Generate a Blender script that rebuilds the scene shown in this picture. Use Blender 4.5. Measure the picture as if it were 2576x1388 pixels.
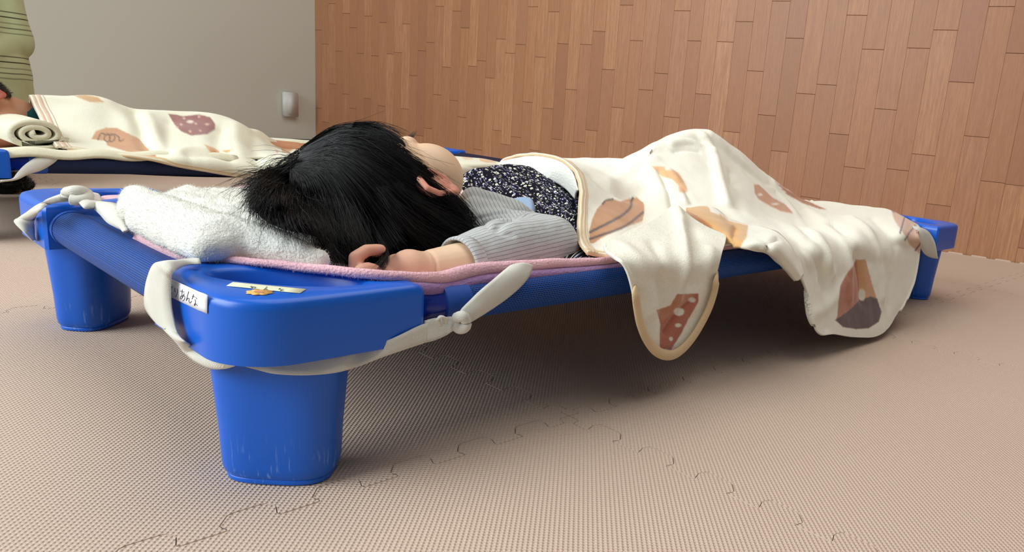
import bpy, bmesh, math, random
import numpy as np
from mathutils import Vector, Matrix, noise as mn

for _o in list(bpy.data.objects): bpy.data.objects.remove(_o, do_unlink=True)
scene = bpy.context.scene
COL = scene.collection
rng = np.random.RandomState(7); random.seed(7)

# ------------------------------------------------------------------ camera
CO = np.array([-0.17290, -0.45652, 0.26929])
CR = np.array([0.65952386, -0.74618214, 0.09077718])
CU = np.array([0.11696956, 0.22117149, 0.96819486])
CF = np.array([0.74252704, 0.62792944, -0.23314847])
FPX, PPX, PPY = 1900.389, 1593.259, 766.965
cam_data = bpy.data.cameras.new('camera'); cam = bpy.data.objects.new('camera', cam_data); COL.objects.link(cam)
cam.matrix_world = Matrix(((CR[0], CU[0], -CF[0], CO[0]), (CR[1], CU[1], -CF[1], CO[1]), (CR[2], CU[2], -CF[2], CO[2]), (0, 0, 0, 1)))
cam_data.sensor_width = 36.0; cam_data.lens = FPX/2576*36.0
cam_data.shift_x = (1288-PPX)/2576; cam_data.shift_y = (PPY-694)/2576
cam_data.clip_start = 0.02; cam_data.clip_end = 60
scene.camera = cam

# ------------------------------------------------------------------ light
scene.view_settings.view_transform = 'Standard'; scene.view_settings.look = 'None'
scene.view_settings.gamma = 1.0; scene.view_settings.use_curve_mapping = False
scene.view_settings.exposure = 0.0
world = bpy.data.worlds.new('room_daylight'); scene.world = world; world.use_nodes = True
bg = world.node_tree.nodes['Background']; bg.inputs[0].default_value = (0.90, 0.95, 1.0, 1); bg.inputs[1].default_value = 0.23
def area(name, loc, target, sx, sy, power, col):
    d = bpy.data.lights.new(name, 'AREA'); d.shape = 'RECTANGLE'; d.size = sx; d.size_y = sy; d.energy = power; d.color = col
    o = bpy.data.objects.new(name, d); COL.objects.link(o); o.location = loc
    o.rotation_euler = (Vector(target)-Vector(loc)).to_track_quat('-Z', 'Y').to_euler(); return o
area('window_daylight', (-2.3, 1.2, 1.55), (0.4, 0.5, 0.1), 2.6, 1.7, 138, (0.90, 0.97, 1.0))
area('overhead_fill', (0.7, 0.2, 2.4), (0.8, 0.2, 0), 2.4, 2.4, 38, (1.0, 0.97, 0.92))  # unseen soft overhead fill, added so the floor under the cot goes dark

# ------------------------------------------------------------------ helpers
def ray(px, py): return CF*FPX + CR*(px-PPX) - CU*(py-PPY)
def atx(px, py, v): d = ray(px, py); return CO + d*((v-CO[0])/d[0])
def aty(px, py, v): d = ray(px, py); return CO + d*((v-CO[1])/d[1])
def atz(px, py, v): d = ray(px, py); return CO + d*((v-CO[2])/d[2])
def proj(P):
    d = np.asarray(P, float)-CO; z = d@CF
    return np.stack([PPX+FPX*(d@CR)/z, PPY-FPX*(d@CU)/z], -1)

def lin(c):
    out = []
    for v in c[:3]:
        v = v/255.0; out.append(v/12.92 if v <= 0.04045 else ((v+0.055)/1.055)**2.4)
    return tuple(out)+(1.0,)

class NT:
    """small wrapper to write node materials"""
    def __init__(s, name, rough=0.6, sheen=0.0, spec=0.5):
        s.m = bpy.data.materials.new(name); s.m.use_nodes = True; s.t = s.m.node_tree; s.b = s.t.nodes['Principled BSDF']
        s.b.inputs['Roughness'].default_value = rough; s.b.inputs['Specular IOR Level'].default_value = spec
        if sheen: s.b.inputs['Sheen Weight'].default_value = sheen; s.b.inputs['Sheen Roughness'].default_value = 0.5
    def n(s, typ, **kw):
        nd = s.t.nodes.new(typ)
        for k, v in kw.items():
            if k.startswith('i_'):
                key = k[2:]; key = int(key) if key.isdigit() else key.replace('_', ' ')
                s.set(nd.inputs[key], v)
            else: setattr(nd, k, v)
        return nd
    def set(s, sock, v):
        if isinstance(v, bpy.types.NodeSocket): s.t.links.new(v, sock)
        else: sock.default_value = v
    def math(s, op, a, b=0.0, c=0.0):
        nd = s.t.nodes.new('ShaderNodeMath'); nd.operation = op
        for i, v in enumerate((a, b, c)): s.set(nd.inputs[i], v)
        return nd.outputs[0]
    def mix(s, f, a, b, blend='MIX'):
        nd = s.t.nodes.new('ShaderNodeMix'); nd.data_type = 'RGBA'; nd.blend_type = blend
        s.set(nd.inputs[0], f); s.set(nd.inputs[6], a); s.set(nd.inputs[7], b); return nd.outputs[2]
    def noise(s, vec, scale, detail=3, rough=0.5, out=0):
        nd = s.n('ShaderNodeTexNoise'); s.set(nd.inputs['Vector'], vec); nd.inputs['Scale'].default_value = scale
        nd.inputs['Detail'].default_value = detail; nd.inputs['Roughness'].default_value = rough; return nd.outputs[out]
    def ramp(s, f, stops):
        nd = s.n('ShaderNodeValToRGB'); e = nd.color_ramp.elements
        while len(e) < len(stops): e.new(0.5)
        for k, (p, c) in enumerate(stops): e[k].position = p; e[k].color = c
        s.set(nd.inputs[0], f); return nd.outputs[0]
    def obj(s): return s.n('ShaderNodeTexCoord').outputs['Object']
    def attr(s, name): return s.n('ShaderNodeAttribute', attribute_name=name)
    def xyz(s, v):
        nd = s.n('ShaderNodeSeparateXYZ'); s.set(nd.inputs[0], v); return nd.outputs
    def mapv(s, v, scale=(1, 1, 1), rot=(0, 0, 0), loc=(0, 0, 0)):
        nd = s.n('ShaderNodeMapping'); s.set(nd.inputs[0], v); nd.inputs['Scale'].default_value = scale
        nd.inputs['Rotation'].default_value = rot; s.set(nd.inputs['Location'], loc); return nd.outputs[0]
    def bump(s, h, strength=0.5, dist=0.001):
        nd = s.n('ShaderNodeBump'); nd.inputs['Strength'].default_value = strength; nd.inputs['Distance'].default_value = dist
        s.set(nd.inputs['Height'], h); s.t.links.new(nd.outputs[0], s.b.inputs['Normal'])
    def col(s, c): s.set(s.b.inputs['Base Color'], c); return s

def plain(name, rgb, rough=0.6, spec=0.5, sheen=0.0, noise_scale=0, var=0.08, bump=0.0, bdist=0.0005):
    m = NT(name, rough, sheen, spec); c = lin(rgb)
    if noise_scale:
        f = m.noise(m.obj(), noise_scale, 4)
        m.col(m.mix(f, tuple(v*(1-var) for v in c[:3])+(1,), tuple(min(1, v*(1+var)) for v in c[:3])+(1,)))
        if bump: m.bump(f, bump, bdist)
    else: m.col(c)
    return m.m

def link(o, parent=None):
    COL.objects.link(o)
    if parent is not None: o.parent = parent
    return o
def mesh_obj(name, V, F, mat, parent=None, smooth=True, auto=None):
    me = bpy.data.meshes.new(name); me.from_pydata([tuple(map(float, v)) for v in V], [], [tuple(map(int, f)) for f in F]); me.update()
    if smooth: me.polygons.foreach_set('use_smooth', np.ones(len(me.polygons), bool))
    if mat: me.materials.append(mat)
    return link(bpy.data.objects.new(name, me), parent)
def bm_obj(name, bm, mat, parent=None, smooth=True):
    me = bpy.data.meshes.new(name); bm.normal_update(); bm.to_mesh(me); bm.free()
    if smooth: me.polygons.foreach_set('use_smooth', np.ones(len(me.polygons), bool))
    if mat: me.materials.append(mat)
    return link(bpy.data.objects.new(name, me), parent)
def thing(name, label, cat, loc=(0, 0, 0), rz=0.0, group=None):
    o = bpy.data.objects.new(name, None); COL.objects.link(o); o.location = loc; o.rotation_euler = (0, 0, rz)
    o.empty_display_size = 0.05; return tag(o, label, cat, group)
def tag(o, label=None, cat=None, group=None, kind=None):
    if label: o['label'] = label
    if cat: o['category'] = cat
    if group: o['group'] = group
    if kind: o['kind'] = kind
    return o
def sharp(o, ang=40):
    bpy.context.view_layer.objects.active = o
    me = o.data; bm = bmesh.new(); bm.from_mesh(me)
    for e in bm.edges:
        if len(e.link_faces) == 2 and e.calc_face_angle(0) > math.radians(ang): e.smooth = False
    bm.to_mesh(me); bm.free(); return o

def crom(P, n, closed=False):
    """Catmull-Rom resample of control points P (k,...) -> n per segment"""
    P = np.asarray(P, float)
    if closed: Q = np.concatenate([P[-1:], P, P[:2]])
    else: Q = np.concatenate([2*P[:1]-P[1:2], P, 2*P[-1:]-P[-2:-1]])
    segs = len(P) if closed else len(P)-1
    out = []
    for i in range(segs):
        a, b, c, d = Q[i], Q[i+1], Q[i+2], Q[i+3]
        for k in range(n):
            t = k/n
            out.append(0.5*((2*b)+(-a+c)*t+(2*a-5*b+4*c-d)*t*t+(-a+3*b-3*c+d)*t**3))
    if not closed: out.append(P[-1])
    return np.array(out)
def loft(G, nu, nv):
    G = np.asarray(G, float)
    A = crom(G, nu); return np.swapaxes(crom(np.swapaxes(A, 0, 1), nv), 0, 1)
def grid_faces(nu, nv, wrapv=False, wrapu=False):
    F = []
    for i in range(nu if wrapu else nu-1):
        for j in range(nv if wrapv else nv-1):
            a = i*nv+j; b = i*nv+(j+1) % nv; c = ((i+1) % nu)*nv+(j+1) % nv; d = ((i+1) % nu)*nv+j
            F.append((a, d, c, b))
    return F
def grid_normals(S):
    du = np.gradient(S, axis=0); dv = np.gradient(S, axis=1); N = np.cross(dv, du)
    return N/(np.linalg.norm(N, axis=2, keepdims=True)+1e-12)
def add_solid(o, t, off=0.0):
    m = o.modifiers.new('thickness', 'SOLIDIFY'); m.thickness = t; m.offset = off; return o
def grid_obj(name, S, mat, parent=None, thick=0.0, off=-1.0, flip=False):
    nu, nv = S.shape[:2]; F = grid_faces(nu, nv)
    if flip: F = [f[::-1] for f in F]
    o = mesh_obj(name, S.reshape(-1, 3), F, mat, parent)
    if thick: add_solid(o, thick, off)
    return o
def set_attr(o, name, vals, dom='POINT'):
    vals = np.asarray(vals, np.float32)
    if vals.ndim == 2 and vals.shape[1] >= 3:
        if vals.shape[1] == 3: vals = np.concatenate([vals, np.ones((len(vals), 1), np.float32)], 1)
        a = o.data.attributes.new(name, 'FLOAT_COLOR', dom); a.data.foreach_set('color', vals.ravel())
    else:
        a = o.data.attributes.new(name, 'FLOAT', dom); a.data.foreach_set('value', vals.ravel())
def tube_grid(path, rad, nseg=12, flat=1.0, up=(0, 0, 1)):
    path = np.asarray(path, float); n = len(path); rad = np.broadcast_to(np.asarray(rad, float), (n,))
    T = np.gradient(path, axis=0); T /= np.linalg.norm(T, axis=1, keepdims=True)+1e-12
    u = np.array(up, float); rings = []
    prev = None
    for i in range(n):
        a = np.cross(T[i], u)
        if np.linalg.norm(a) < 1e-3: a = np.cross(T[i], (1, 0, 0))
        a /= np.linalg.norm(a)
        if prev is not None and a@prev < 0: a = -a
        prev = a; b = np.cross(a, T[i])
        th = np.linspace(0, 2*np.pi, nseg, endpoint=False)
        rings.append(path[i]+rad[i]*(np.cos(th)[:, None]*a+np.sin(th)[:, None]*b*flat))
    return np.array(rings)
def tube_obj(name, path, rad, mat, parent=None, nseg=12, flat=1.0, up=(0, 0, 1), caps=True):
    R = tube_grid(path, rad, nseg, flat, up); n = len(R)
    F = grid_faces(n, nseg, wrapv=True)
    if caps: F += [tuple(range(nseg)), tuple((n-1)*nseg+k for k in range(nseg-1, -1, -1))]
    return mesh_obj(name, R.reshape(-1, 3), F, mat, parent)
def prism(bm, pts, z0, z1, bev=0.0, segs=2, top_only=False):
    lo = [bm.verts.new((p[0], p[1], z0)) for p in pts]; hi = [bm.verts.new((p[0], p[1], z1)) for p in pts]
    n = len(pts); bm.faces.new(lo[::-1]); bm.faces.new(hi)
    for i in range(n): bm.faces.new((lo[i], lo[(i+1) % n], hi[(i+1) % n], hi[i]))
    if bev:
        bm.edges.ensure_lookup_table()
        es = [e for e in bm.edges if e.verts[0] in hi and e.verts[1] in hi] + ([] if top_only else [e for e in bm.edges if e.verts[0] in lo and e.verts[1] in lo])
        bmesh.ops.bevel(bm, geom=es, offset=bev, segments=segs, profile=0.5, affect='EDGES')
def box(bm, c, s, rot=None):
    r = bmesh.ops.create_cube(bm, size=1.0)['verts']
    M = Matrix.Translation(c) @ ((rot or Matrix()).to_4x4()) @ Matrix.Diagonal((*s, 1)); bmesh.ops.transform(bm, matrix=M, verts=r); return r

# volumes fused with a voxel remesh into one continuous skin
def caps_mesh(bm, p0, p1, r0, r1, seg=20, ring=6):
    p0 = np.array(p0, float); p1 = np.array(p1, float); L = np.linalg.norm(p1-p0)+1e-9; d = (p1-p0)/L
    a = np.cross(d, (0, 0, 1)); a = a if np.linalg.norm(a) > 1e-3 else np.cross(d, (1, 0, 0)); a /= np.linalg.norm(a); b = np.cross(d, a)
    rows = []
    for k in range(ring+1):
        t = -np.pi/2*(1-k/ring); rows.append((p0+d*r0*math.sin(t), r0*math.cos(t)))
    for k in range(ring+1):
        t = np.pi/2*k/ring; rows.append((p1+d*r1*math.sin(t), r1*math.cos(t)))
    prev = None
    for c, r in rows:
        if r < 1e-6: r = 1e-5
        th = np.linspace(0, 2*np.pi, seg, endpoint=False)
        vs = [bm.verts.new(tuple(c+r*(math.cos(t)*a+math.sin(t)*b))) for t in th]
        if prev is None: bm.faces.new(vs[::-1])
        else:
            for i in range(seg): bm.faces.new((prev[i], prev[(i+1) % seg], vs[(i+1) % seg], vs[i]))
        prev = vs
    bm.faces.new(prev)
def ell_mesh(bm, c, R, radii):
    r = bmesh.ops.create_icosphere(bm, subdivisions=4, radius=1.0)['verts']
    M = Matrix([list(R[i]) for i in range(3)]).transposed() @ Matrix.Diagonal(radii)
    bmesh.ops.transform(bm, matrix=Matrix.Translation(tuple(c)) @ M.to_4x4(), verts=r)
I3 = ((1, 0, 0), (0, 1, 0), (0, 0, 1))
def fuse(name, prims, voxel, mat, parent=None, smooth=6, fac=0.5, cut=None):
    bm = bmesh.new()
    for p in prims:
        if p[0] == 'c': caps_mesh(bm, *p[1:])
        else: ell_mesh(bm, *p[1:])
    me = bpy.data.meshes.new('tmp'); bm.to_mesh(me); bm.free()
    o = bpy.data.objects.new('tmp', me); COL.objects.link(o)
    r = o.modifiers.new('r', 'REMESH'); r.mode = 'VOXEL'; r.voxel_size = voxel; r.use_smooth_shade = True
    if smooth: s = o.modifiers.new('s', 'SMOOTH'); s.factor = fac; s.iterations = smooth
    dg = bpy.context.evaluated_depsgraph_get(); m2 = bpy.data.meshes.new_from_object(o.evaluated_get(dg))
    bpy.data.objects.remove(o, do_unlink=True); bpy.data.meshes.remove(me)
    m2.name = name; m2.materials.clear(); m2.materials.append(mat)
    m2.polygons.foreach_set('use_smooth', np.ones(len(m2.polygons), bool))
    if cut is not None:
        bm = bmesh.new(); bm.from_mesh(m2)
        bad = [v for v in bm.verts if cut(v.co)]; bmesh.ops.delete(bm, geom=bad, context='VERTS'); bm.to_mesh(m2); bm.free()
    return link(bpy.data.objects.new(name, m2), parent)
def coords(o):
    V = np.empty(len(o.data.vertices)*3, np.float32); o.data.vertices.foreach_get('co', V); return V.reshape(-1, 3).astype(float)
def set_coords(o, V): o.data.vertices.foreach_set('co', np.asarray(V, np.float32).ravel()); o.data.update()
def vnormals(o):
    o.data.update(); N = np.empty(len(o.data.vertices)*3, np.float32); o.data.vertices.foreach_get('normal', N); return N.reshape(-1, 3).astype(float)
def nz(V, scale, seed=0.0):
    return np.array([mn.noise((v[0]*scale+seed, v[1]*scale+seed*1.7, v[2]*scale-seed)) for v in V])
def seg_dist(V, pts):
    """distance of each row of V to polyline pts"""
    pts = np.asarray(pts, float); D = np.full(len(V), 1e9)
    for a, b in zip(pts[:-1], pts[1:]):
        ab = b-a; t = np.clip(((V-a)@ab)/(ab@ab+1e-12), 0, 1); D = np.minimum(D, np.linalg.norm(V-(a+t[:, None]*ab), axis=1))
    return D
def poly_sd(P2, poly):
    """signed distance to polygon in 2D, negative inside"""
    poly = np.asarray(poly, float); D = seg_dist(P2, np.vstack([poly, poly[:1]]))
    x, y = P2[:, 0], P2[:, 1]; ins = np.zeros(len(P2), bool); n = len(poly)
    for i in range(n):
        x0, y0 = poly[i]; x1, y1 = poly[(i+1) % n]
        c = ((y0 > y) != (y1 > y)) & (x < (x1-x0)*(y-y0)/(y1-y0+1e-12)+x0); ins ^= c
    return np.where(ins, -D, D)
def fibres(name, src, n, length, width, mat, parent, mask=None, lean=(0, 0, 0), jitter=0.6, seed=1):
    """short pile fibres: one thin triangle each, in one mesh of kind stuff"""
    me = src.data; me.calc_loop_triangles(); T = np.empty(len(me.loop_triangles)*3, np.int32); me.loop_triangles.foreach_get('vertices', T); T = T.reshape(-1, 3)
    V = coords(src); NN = vnormals(src); r = np.random.RandomState(seed)
    if mask is not None: T = T[mask(V[T].mean(1))]
    A = V[T]; ar = np.linalg.norm(np.cross(A[:, 1]-A[:, 0], A[:, 2]-A[:, 0]), axis=1); idx = r.choice(len(T), n, p=ar/ar.sum())
    w = r.dirichlet((1, 1, 1), n)[:, :, None]; P = (A[idx]*w).sum(1); N = (NN[T[idx]]*w).sum(1); N /= np.linalg.norm(N, axis=1, keepdims=True)+1e-9
    d = N+r.normal(0, jitter, (n, 3))+np.array(lean); d /= np.linalg.norm(d, axis=1, keepdims=True)
    s = np.cross(d, r.normal(0, 1, (n, 3))); s /= np.linalg.norm(s, axis=1, keepdims=True)
    L = length*(0.5+r.rand(n, 1)); VV = np.stack([P-s*width-N*0.0005, P+s*width-N*0.0005, P+d*L], 1).reshape(-1, 3)
    o = mesh_obj(name, VV, np.arange(3*n).reshape(-1, 3), mat, parent, smooth=False); o['kind'] = 'stuff'; return o
# ------------------------------------------------------------------ materials
def m_foam():
    m = NT('foam_mat', 0.75, spec=0.25); v = m.obj()
    x, y, z = m.xyz(v)
    k = 2*math.pi/0.0046
    a = m.math('SINE', m.math('MULTIPLY', x, k)); b = m.math('SINE', m.math('MULTIPLY', y, k))
    h = m.math('MULTIPLY', a, b)
    h = m.math('SMOOTH_MAX', h, -0.25, 0.3)
    f = m.noise(v, 2.2, 3); g = m.noise(v, 260, 2)
    c = m.mix(f, lin((198, 174, 154)), lin((206, 184, 166)))
    m.col(m.mix(m.math('MULTIPLY', g, 0.16), c, lin((150, 128, 112))))
    m.bump(m.math('ADD', h, m.math('MULTIPLY', g, 0.35)), 1.0, 0.00062); return m.m
def m_wood():
    m = NT('wood_plank', 0.42, spec=0.35); v = m.obj(); info = m.n('ShaderNodeObjectInfo'); rd = info.outputs['Random']
    off = m.n('ShaderNodeCombineXYZ', i_0=m.math('MULTIPLY', rd, 7.3), i_1=m.math('MULTIPLY', rd, 3.1), i_2=m.math('MULTIPLY', rd, 11.7)).outputs[0]
    gv = m.mapv(v, (60, 1, 3.2), loc=off); g = m.noise(gv, 3.2, 5, 0.6); g2 = m.noise(m.mapv(v, (240, 1, 9), loc=off), 3.0, 3)
    tone = m.ramp(rd, [(0.0, lin((144, 98, 64))), (0.25, lin((172, 122, 82))), (0.5, lin((156, 108, 72))), (0.75, lin((182, 134, 94))), (1.0, lin((150, 102, 74)))])
    c = m.mix(m.ramp(g, [(0.38, (0, 0, 0, 1)), (0.62, (1, 1, 1, 1))]), lin((150, 98, 68)), tone)
    c = m.mix(0.72, tone, c)
    st = m.ramp(m.noise(m.mapv(v, (420, 1, 14), loc=off), 2.4, 3, 0.7), [(0.42, (0, 0, 0, 1)), (0.66, (1, 1, 1, 1))])
    c = m.mix(m.math('MULTIPLY', st, 0.42), c, lin((118, 76, 52)))
    c = m.mix(m.math('MULTIPLY', g2, 0.25), c, lin((196, 150, 118)))
    m.col(c); m.bump(g2, 0.12, 0.0004); return m.m
def m_blue(name, rgb, rough=0.32, scuff=True):
    m = NT(name, rough, spec=0.45); v = m.obj(); f = m.noise(v, 9, 3)
    c = m.mix(f, lin(rgb), lin(tuple(min(255, q*1.06) for q in rgb)))
    if scuff:
        x, y, z = m.xyz(v); low = m.ramp(z, [(0.012, (1, 1, 1, 1)), (0.04, (0, 0, 0, 1))])
        s = m.ramp(m.noise(m.mapv(v, (420, 420, 60)), 1.0, 3), [(0.60, (0, 0, 0, 1)), (0.72, (1, 1, 1, 1))])
        c = m.mix(m.math('MULTIPLY', m.math('MULTIPLY', low, s), 0.45), c, lin((150, 180, 225)))
    m.col(c); m.bump(m.noise(v, 700, 2), 0.06, 0.0003); return m.m
def m_mesh(name, base, hole):
    """woven net over a tube: attributes ru (along) and rv (around) in metres"""
    m = NT(name, 0.55, spec=0.3); u = m.attr('ru').outputs['Fac']; w = m.attr('rv').outputs['Fac']
    vec = m.n('ShaderNodeCombineXYZ', i_0=u, i_1=w).outputs[0]
    br = m.n('ShaderNodeTexBrick'); m.set(br.inputs['Vector'], vec); br.offset = 0.5
    br.inputs['Scale'].default_value = 1.0; br.inputs['Brick Width'].default_value = 0.0030; br.inputs['Row Height'].default_value = 0.0017
    br.inputs['Mortar Size'].default_value = 0.00042; br.inputs['Mortar Smooth'].default_value = 0.6; br.inputs['Bias'].default_value = 0
    br.inputs['Color1'].default_value = lin(hole); br.inputs['Color2'].default_value = lin(hole); br.inputs['Mortar'].default_value = lin(base)
    m.col(br.outputs['Color']); m.bump(br.outputs['Fac'], 0.6, 0.0008); return m.m
def m_web(name, rgb):
    m = NT(name, 0.8, spec=0.2, sheen=0.2); v = m.obj(); x, y, z = m.xyz(v)
    s = m.math('SINE', m.math('MULTIPLY', m.math('ADD', m.math('ADD', x, y), z), 2*math.pi/0.0011))
    m.col(m.mix(m.noise(v, 60, 3), lin(rgb), lin(tuple(q*0.93 for q in rgb)))); m.bump(s, 0.35, 0.0004); return m.m
def m_fleece(name, attr='paint', base=None):
    m = NT(name, 0.95, spec=0.1, sheen=0.35); v = m.obj()
    c = m.attr(attr).outputs['Color'] if attr else lin(base)
    n1 = m.noise(v, 900, 2); n2 = m.noise(v, 180, 3)
    dk = m.mix(1.0, c, lin((242, 239, 231)), 'MULTIPLY')
    m.col(m.mix(n1, c, dk)); m.bump(m.math('ADD', n1, m.math('MULTIPLY', n2, 0.8)), 0.35, 0.0012); return m.m
def m_terry(name, rgb, rgb2=None):
    m = NT(name, 0.95, spec=0.1, sheen=0.3); v = m.obj(); n1 = m.noise(v, 520, 3); n2 = m.noise(m.mapv(v, (1, 1, 4)), 90, 3)
    m.col(m.mix(n1, lin(rgb), lin(rgb2 or tuple(q*0.93 for q in rgb)))); m.bump(m.math('ADD', n1, n2), 0.6, 0.002); return m.m
def m_skin(name, rgb, rgb2):
    m = NT(name, 0.5, spec=0.3); v = m.obj(); m.b.inputs['Subsurface Weight'].default_value = 0.12; m.b.inputs['Subsurface Radius'].default_value = (0.01, 0.004, 0.002); m.b.inputs['Subsurface Scale'].default_value = 0.6
    a = m.attr('flush').outputs['Fac']
    m.col(m.mix(a, lin(rgb), lin(rgb2))); m.bump(m.noise(v, 900, 2), 0.05, 0.0003); return m.m
def m_floral():
    m = NT('floral_fabric', 0.85, spec=0.12); u = m.attr('ru').outputs['Fac']; w = m.attr('rv').outputs['Fac']
    vec = m.n('ShaderNodeCombineXYZ', i_0=u, i_1=w).outputs[0]
    base = lin((15, 16, 32)); c = base
    def spots(c, scale, thr, col, seed, stretch=(1, 1, 1), rot=0.0, rnd=0.9):
        vv = m.mapv(vec, stretch, (0, 0, rot), (seed, seed*0.7, 0)); w_ = m.n('ShaderNodeVectorMath', operation='ADD')
        m.set(w_.inputs[0], vv); nn = m.n('ShaderNodeVectorMath', operation='SCALE'); m.set(nn.inputs[0], m.noise(vec, 260, 1, out=1)); nn.inputs[3].default_value = 0.0022; m.set(w_.inputs[1], nn.outputs[0])
        vo = m.n('ShaderNodeTexVoronoi', feature='F1'); m.set(vo.inputs['Vector'], w_.outputs[0]); vo.inputs['Scale'].default_value = scale; vo.inputs['Randomness'].default_value = rnd
        k = m.math('LESS_THAN', vo.outputs['Distance'], thr); return m.mix(k, c, lin(col))
    for a, s in ((0.6, .31), (-0.7, .77), (1.5, .13), (0.1, .47)): c = spots(c, 190, 0.19, (122, 122, 146), s, (1, 0.24, 1), a)
    c = spots(c, 120, 0.20, (165, 165, 215), .55, (1, .6, 1), .9)
    c = spots(c, 105, 0.27, (222, 222, 198), .21)
    c = spots(c, 160, 0.20, (235, 236, 225), .91)
    m.col(c); return m.m
def m_knit():
    m = NT('ribbed_knit', 0.95, spec=0.1, sheen=0.3); w = m.attr('rib').outputs['Fac']; v = m.obj()
    ph = m.math('ADD', m.math('MULTIPLY', w, 2*math.pi/0.0036), m.math('MULTIPLY', m.noise(v, 120, 2), 1.6))
    s = m.math('SINE', ph); n = m.noise(v, 700, 3)
    line = m.ramp(m.math('MULTIPLY_ADD', s, 0.5, 0.5), [(0.0, (1, 1, 1, 1)), (0.05, (0.9, 0.9, 0.9, 1)), (0.10, (0, 0, 0, 1))])
    c = m.mix(n, lin((174, 178, 176)), lin((204, 206, 203)))
    m.col(m.mix(m.math('MULTIPLY', line, 0.62), c, lin((92, 96, 100)))); m.bump(m.math('SUBTRACT', n, line), 0.5, 0.0006); return m.m
M = dict(foam=m_foam(), wood=m_wood(), sub=plain('joint_backing_board', (130, 86, 60), 0.8, noise_scale=20),  # sub: plain brown backing board, visible in the plank joints
    plaster=plain('wall_paper', (206, 206, 194), 0.85, 0.2, noise_scale=350, var=0.03, bump=0.2), black=plain('black_vinyl', (14, 14, 15), 0.5, noise_scale=30),
    white=plain('white_plastic', (205, 204, 198), 0.35, noise_scale=40, var=0.02),
    blue=m_blue('blue_plastic', (8, 90, 194)), tube=m_blue('dark_blue_tube', (14, 30, 105), 0.18, False), net=m_mesh('blue_net', (22, 92, 184), (5, 28, 80)),
    netplain=plain('blue_webbing', (20, 75, 165), 0.6, noise_scale=300, bump=0.3), navy=m_mesh('navy_net', (14, 42, 92), (4, 12, 36)),
    strap=m_web('elastic_webbing', (222, 220, 208)), pink=m_terry('pink_fleece', (238, 192, 198), (224, 172, 182)), cream=m_fleece('cream_pad', None, (226, 222, 196)),
    fleece=m_fleece('printed_fleece'), binding=m_fleece('binding_tape', None, (226, 198, 156)), towel=m_terry('white_terry', (240, 240, 232), (222, 222, 210)),
    paper=plain('paper_label', (232, 234, 240), 0.6, noise_scale=60, var=0.02), tape=plain('cream_tape', (222, 224, 190), 0.6, noise_scale=60, var=0.03), ink=plain('ink', (52, 52, 60), 0.6, noise_scale=60),
    orange=plain('orange_sticker', (226, 172, 92), 0.6, noise_scale=400, var=0.2), orange2=plain('orange_sticker_centre', (206, 140, 100), 0.6, noise_scale=300, var=0.2),
    floral=m_floral(), knit=m_knit(), denim=plain('pale_blue_cotton', (160, 185, 215), 0.8, noise_scale=200, bump=0.2),
    skin=m_skin('child_skin', (232, 199, 165), (222, 142, 124)), skin2=m_skin('tanned_skin', (196, 142, 108), (188, 104, 88)),
    hair=NT('black_hair', 0.48, spec=0.32).col((0.007, 0.006, 0.006, 1)).m, hairbase=plain('black_hair_base', (11, 10, 10), 0.9, 0.05, noise_scale=200), lip=plain('lips', (190, 96, 96), 0.4, noise_scale=200))
# ------------------------------------------------------------------ room shell
CORNER = Vector((1.4955, 2.898, 0)); WA = math.radians(-79.53); DR = Vector((math.cos(WA), math.sin(WA), 0)); WN = Vector((-math.sin(WA), math.cos(WA), 0))
MAT_T = 0.012
bm = bmesh.new(); box(bm, (0.3, 0.9, -0.022), (5.6, 5.6, 0.02))
floor = tag(bm_obj('floor', bm, M['sub'], smooth=False), kind='structure')
def tooth_edge():
    """one 0.6 m jigsaw edge as (t, offset) points"""
    A = 0.0098; P = [(0.0, 0.0), (0.0118, 0.0)]
    for k in range(10):
        t = 0.06*k
        a0 = 0.0135 if k == 0 else 0.0035; P += [(t+a0, A), (t+0.027, A), (t+0.031, A*0.3), (t+0.0265, -A)]
        P += [(t+0.0565, -A), (t+0.0535, -A*0.2)] if k < 9 else [(t+0.045, -A), (t+0.0475, 0)]
    P.append((0.6, 0.0)); P = np.array(P); Q = [P[0]]
    for a, b in zip(P[:-1], P[1:]): Q += [a+(b-a)*0.12, a+(b-a)*0.88]
    return np.array(Q+[P[-1]])
TE = tooth_edge(); g = 0.00015
def tile_outline():
    pts = [(t, o+g) for t, o in TE[:-1]] + [(0.6+o-g, t) for t, o in TE[:-1]]
    pts += [(t, 0.6+o-g) for t, o in TE[:0:-1]] + [(o+g, t) for t, o in TE[:0:-1]]
    return pts
def tile_mesh():
    bm = bmesh.new(); pts = tile_outline(); lo = [bm.verts.new((x, y, -MAT_T)) for x, y in pts]; mi = [bm.verts.new((x, y, -0.0012)) for x, y in pts]
    cx = 0.3; hi = [bm.verts.new((x-(0.0006 if x > cx else -0.0006)*(abs(x-cx) > 0.28), y-(0.0006 if y > cx else -0.0006)*(abs(y-cx) > 0.28), 0)) for x, y in pts]
    bm.faces.new(hi); n = len(pts)
    for a, b in ((lo, mi), (mi, hi)):
        for i in range(n): bm.faces.new((a[i], a[(i+1) % n], b[(i+1) % n], b[i]))
    bm.normal_update(); bmesh.ops.triangulate(bm, faces=[f for f in bm.faces if len(f.verts) > 4]); return bm
bm = tile_mesh(); tile_me = bpy.data.meshes.new('foam_mat'); bm.to_mesh(tile_me); bm.free(); tile_me.materials.append(M['foam'])
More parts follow.
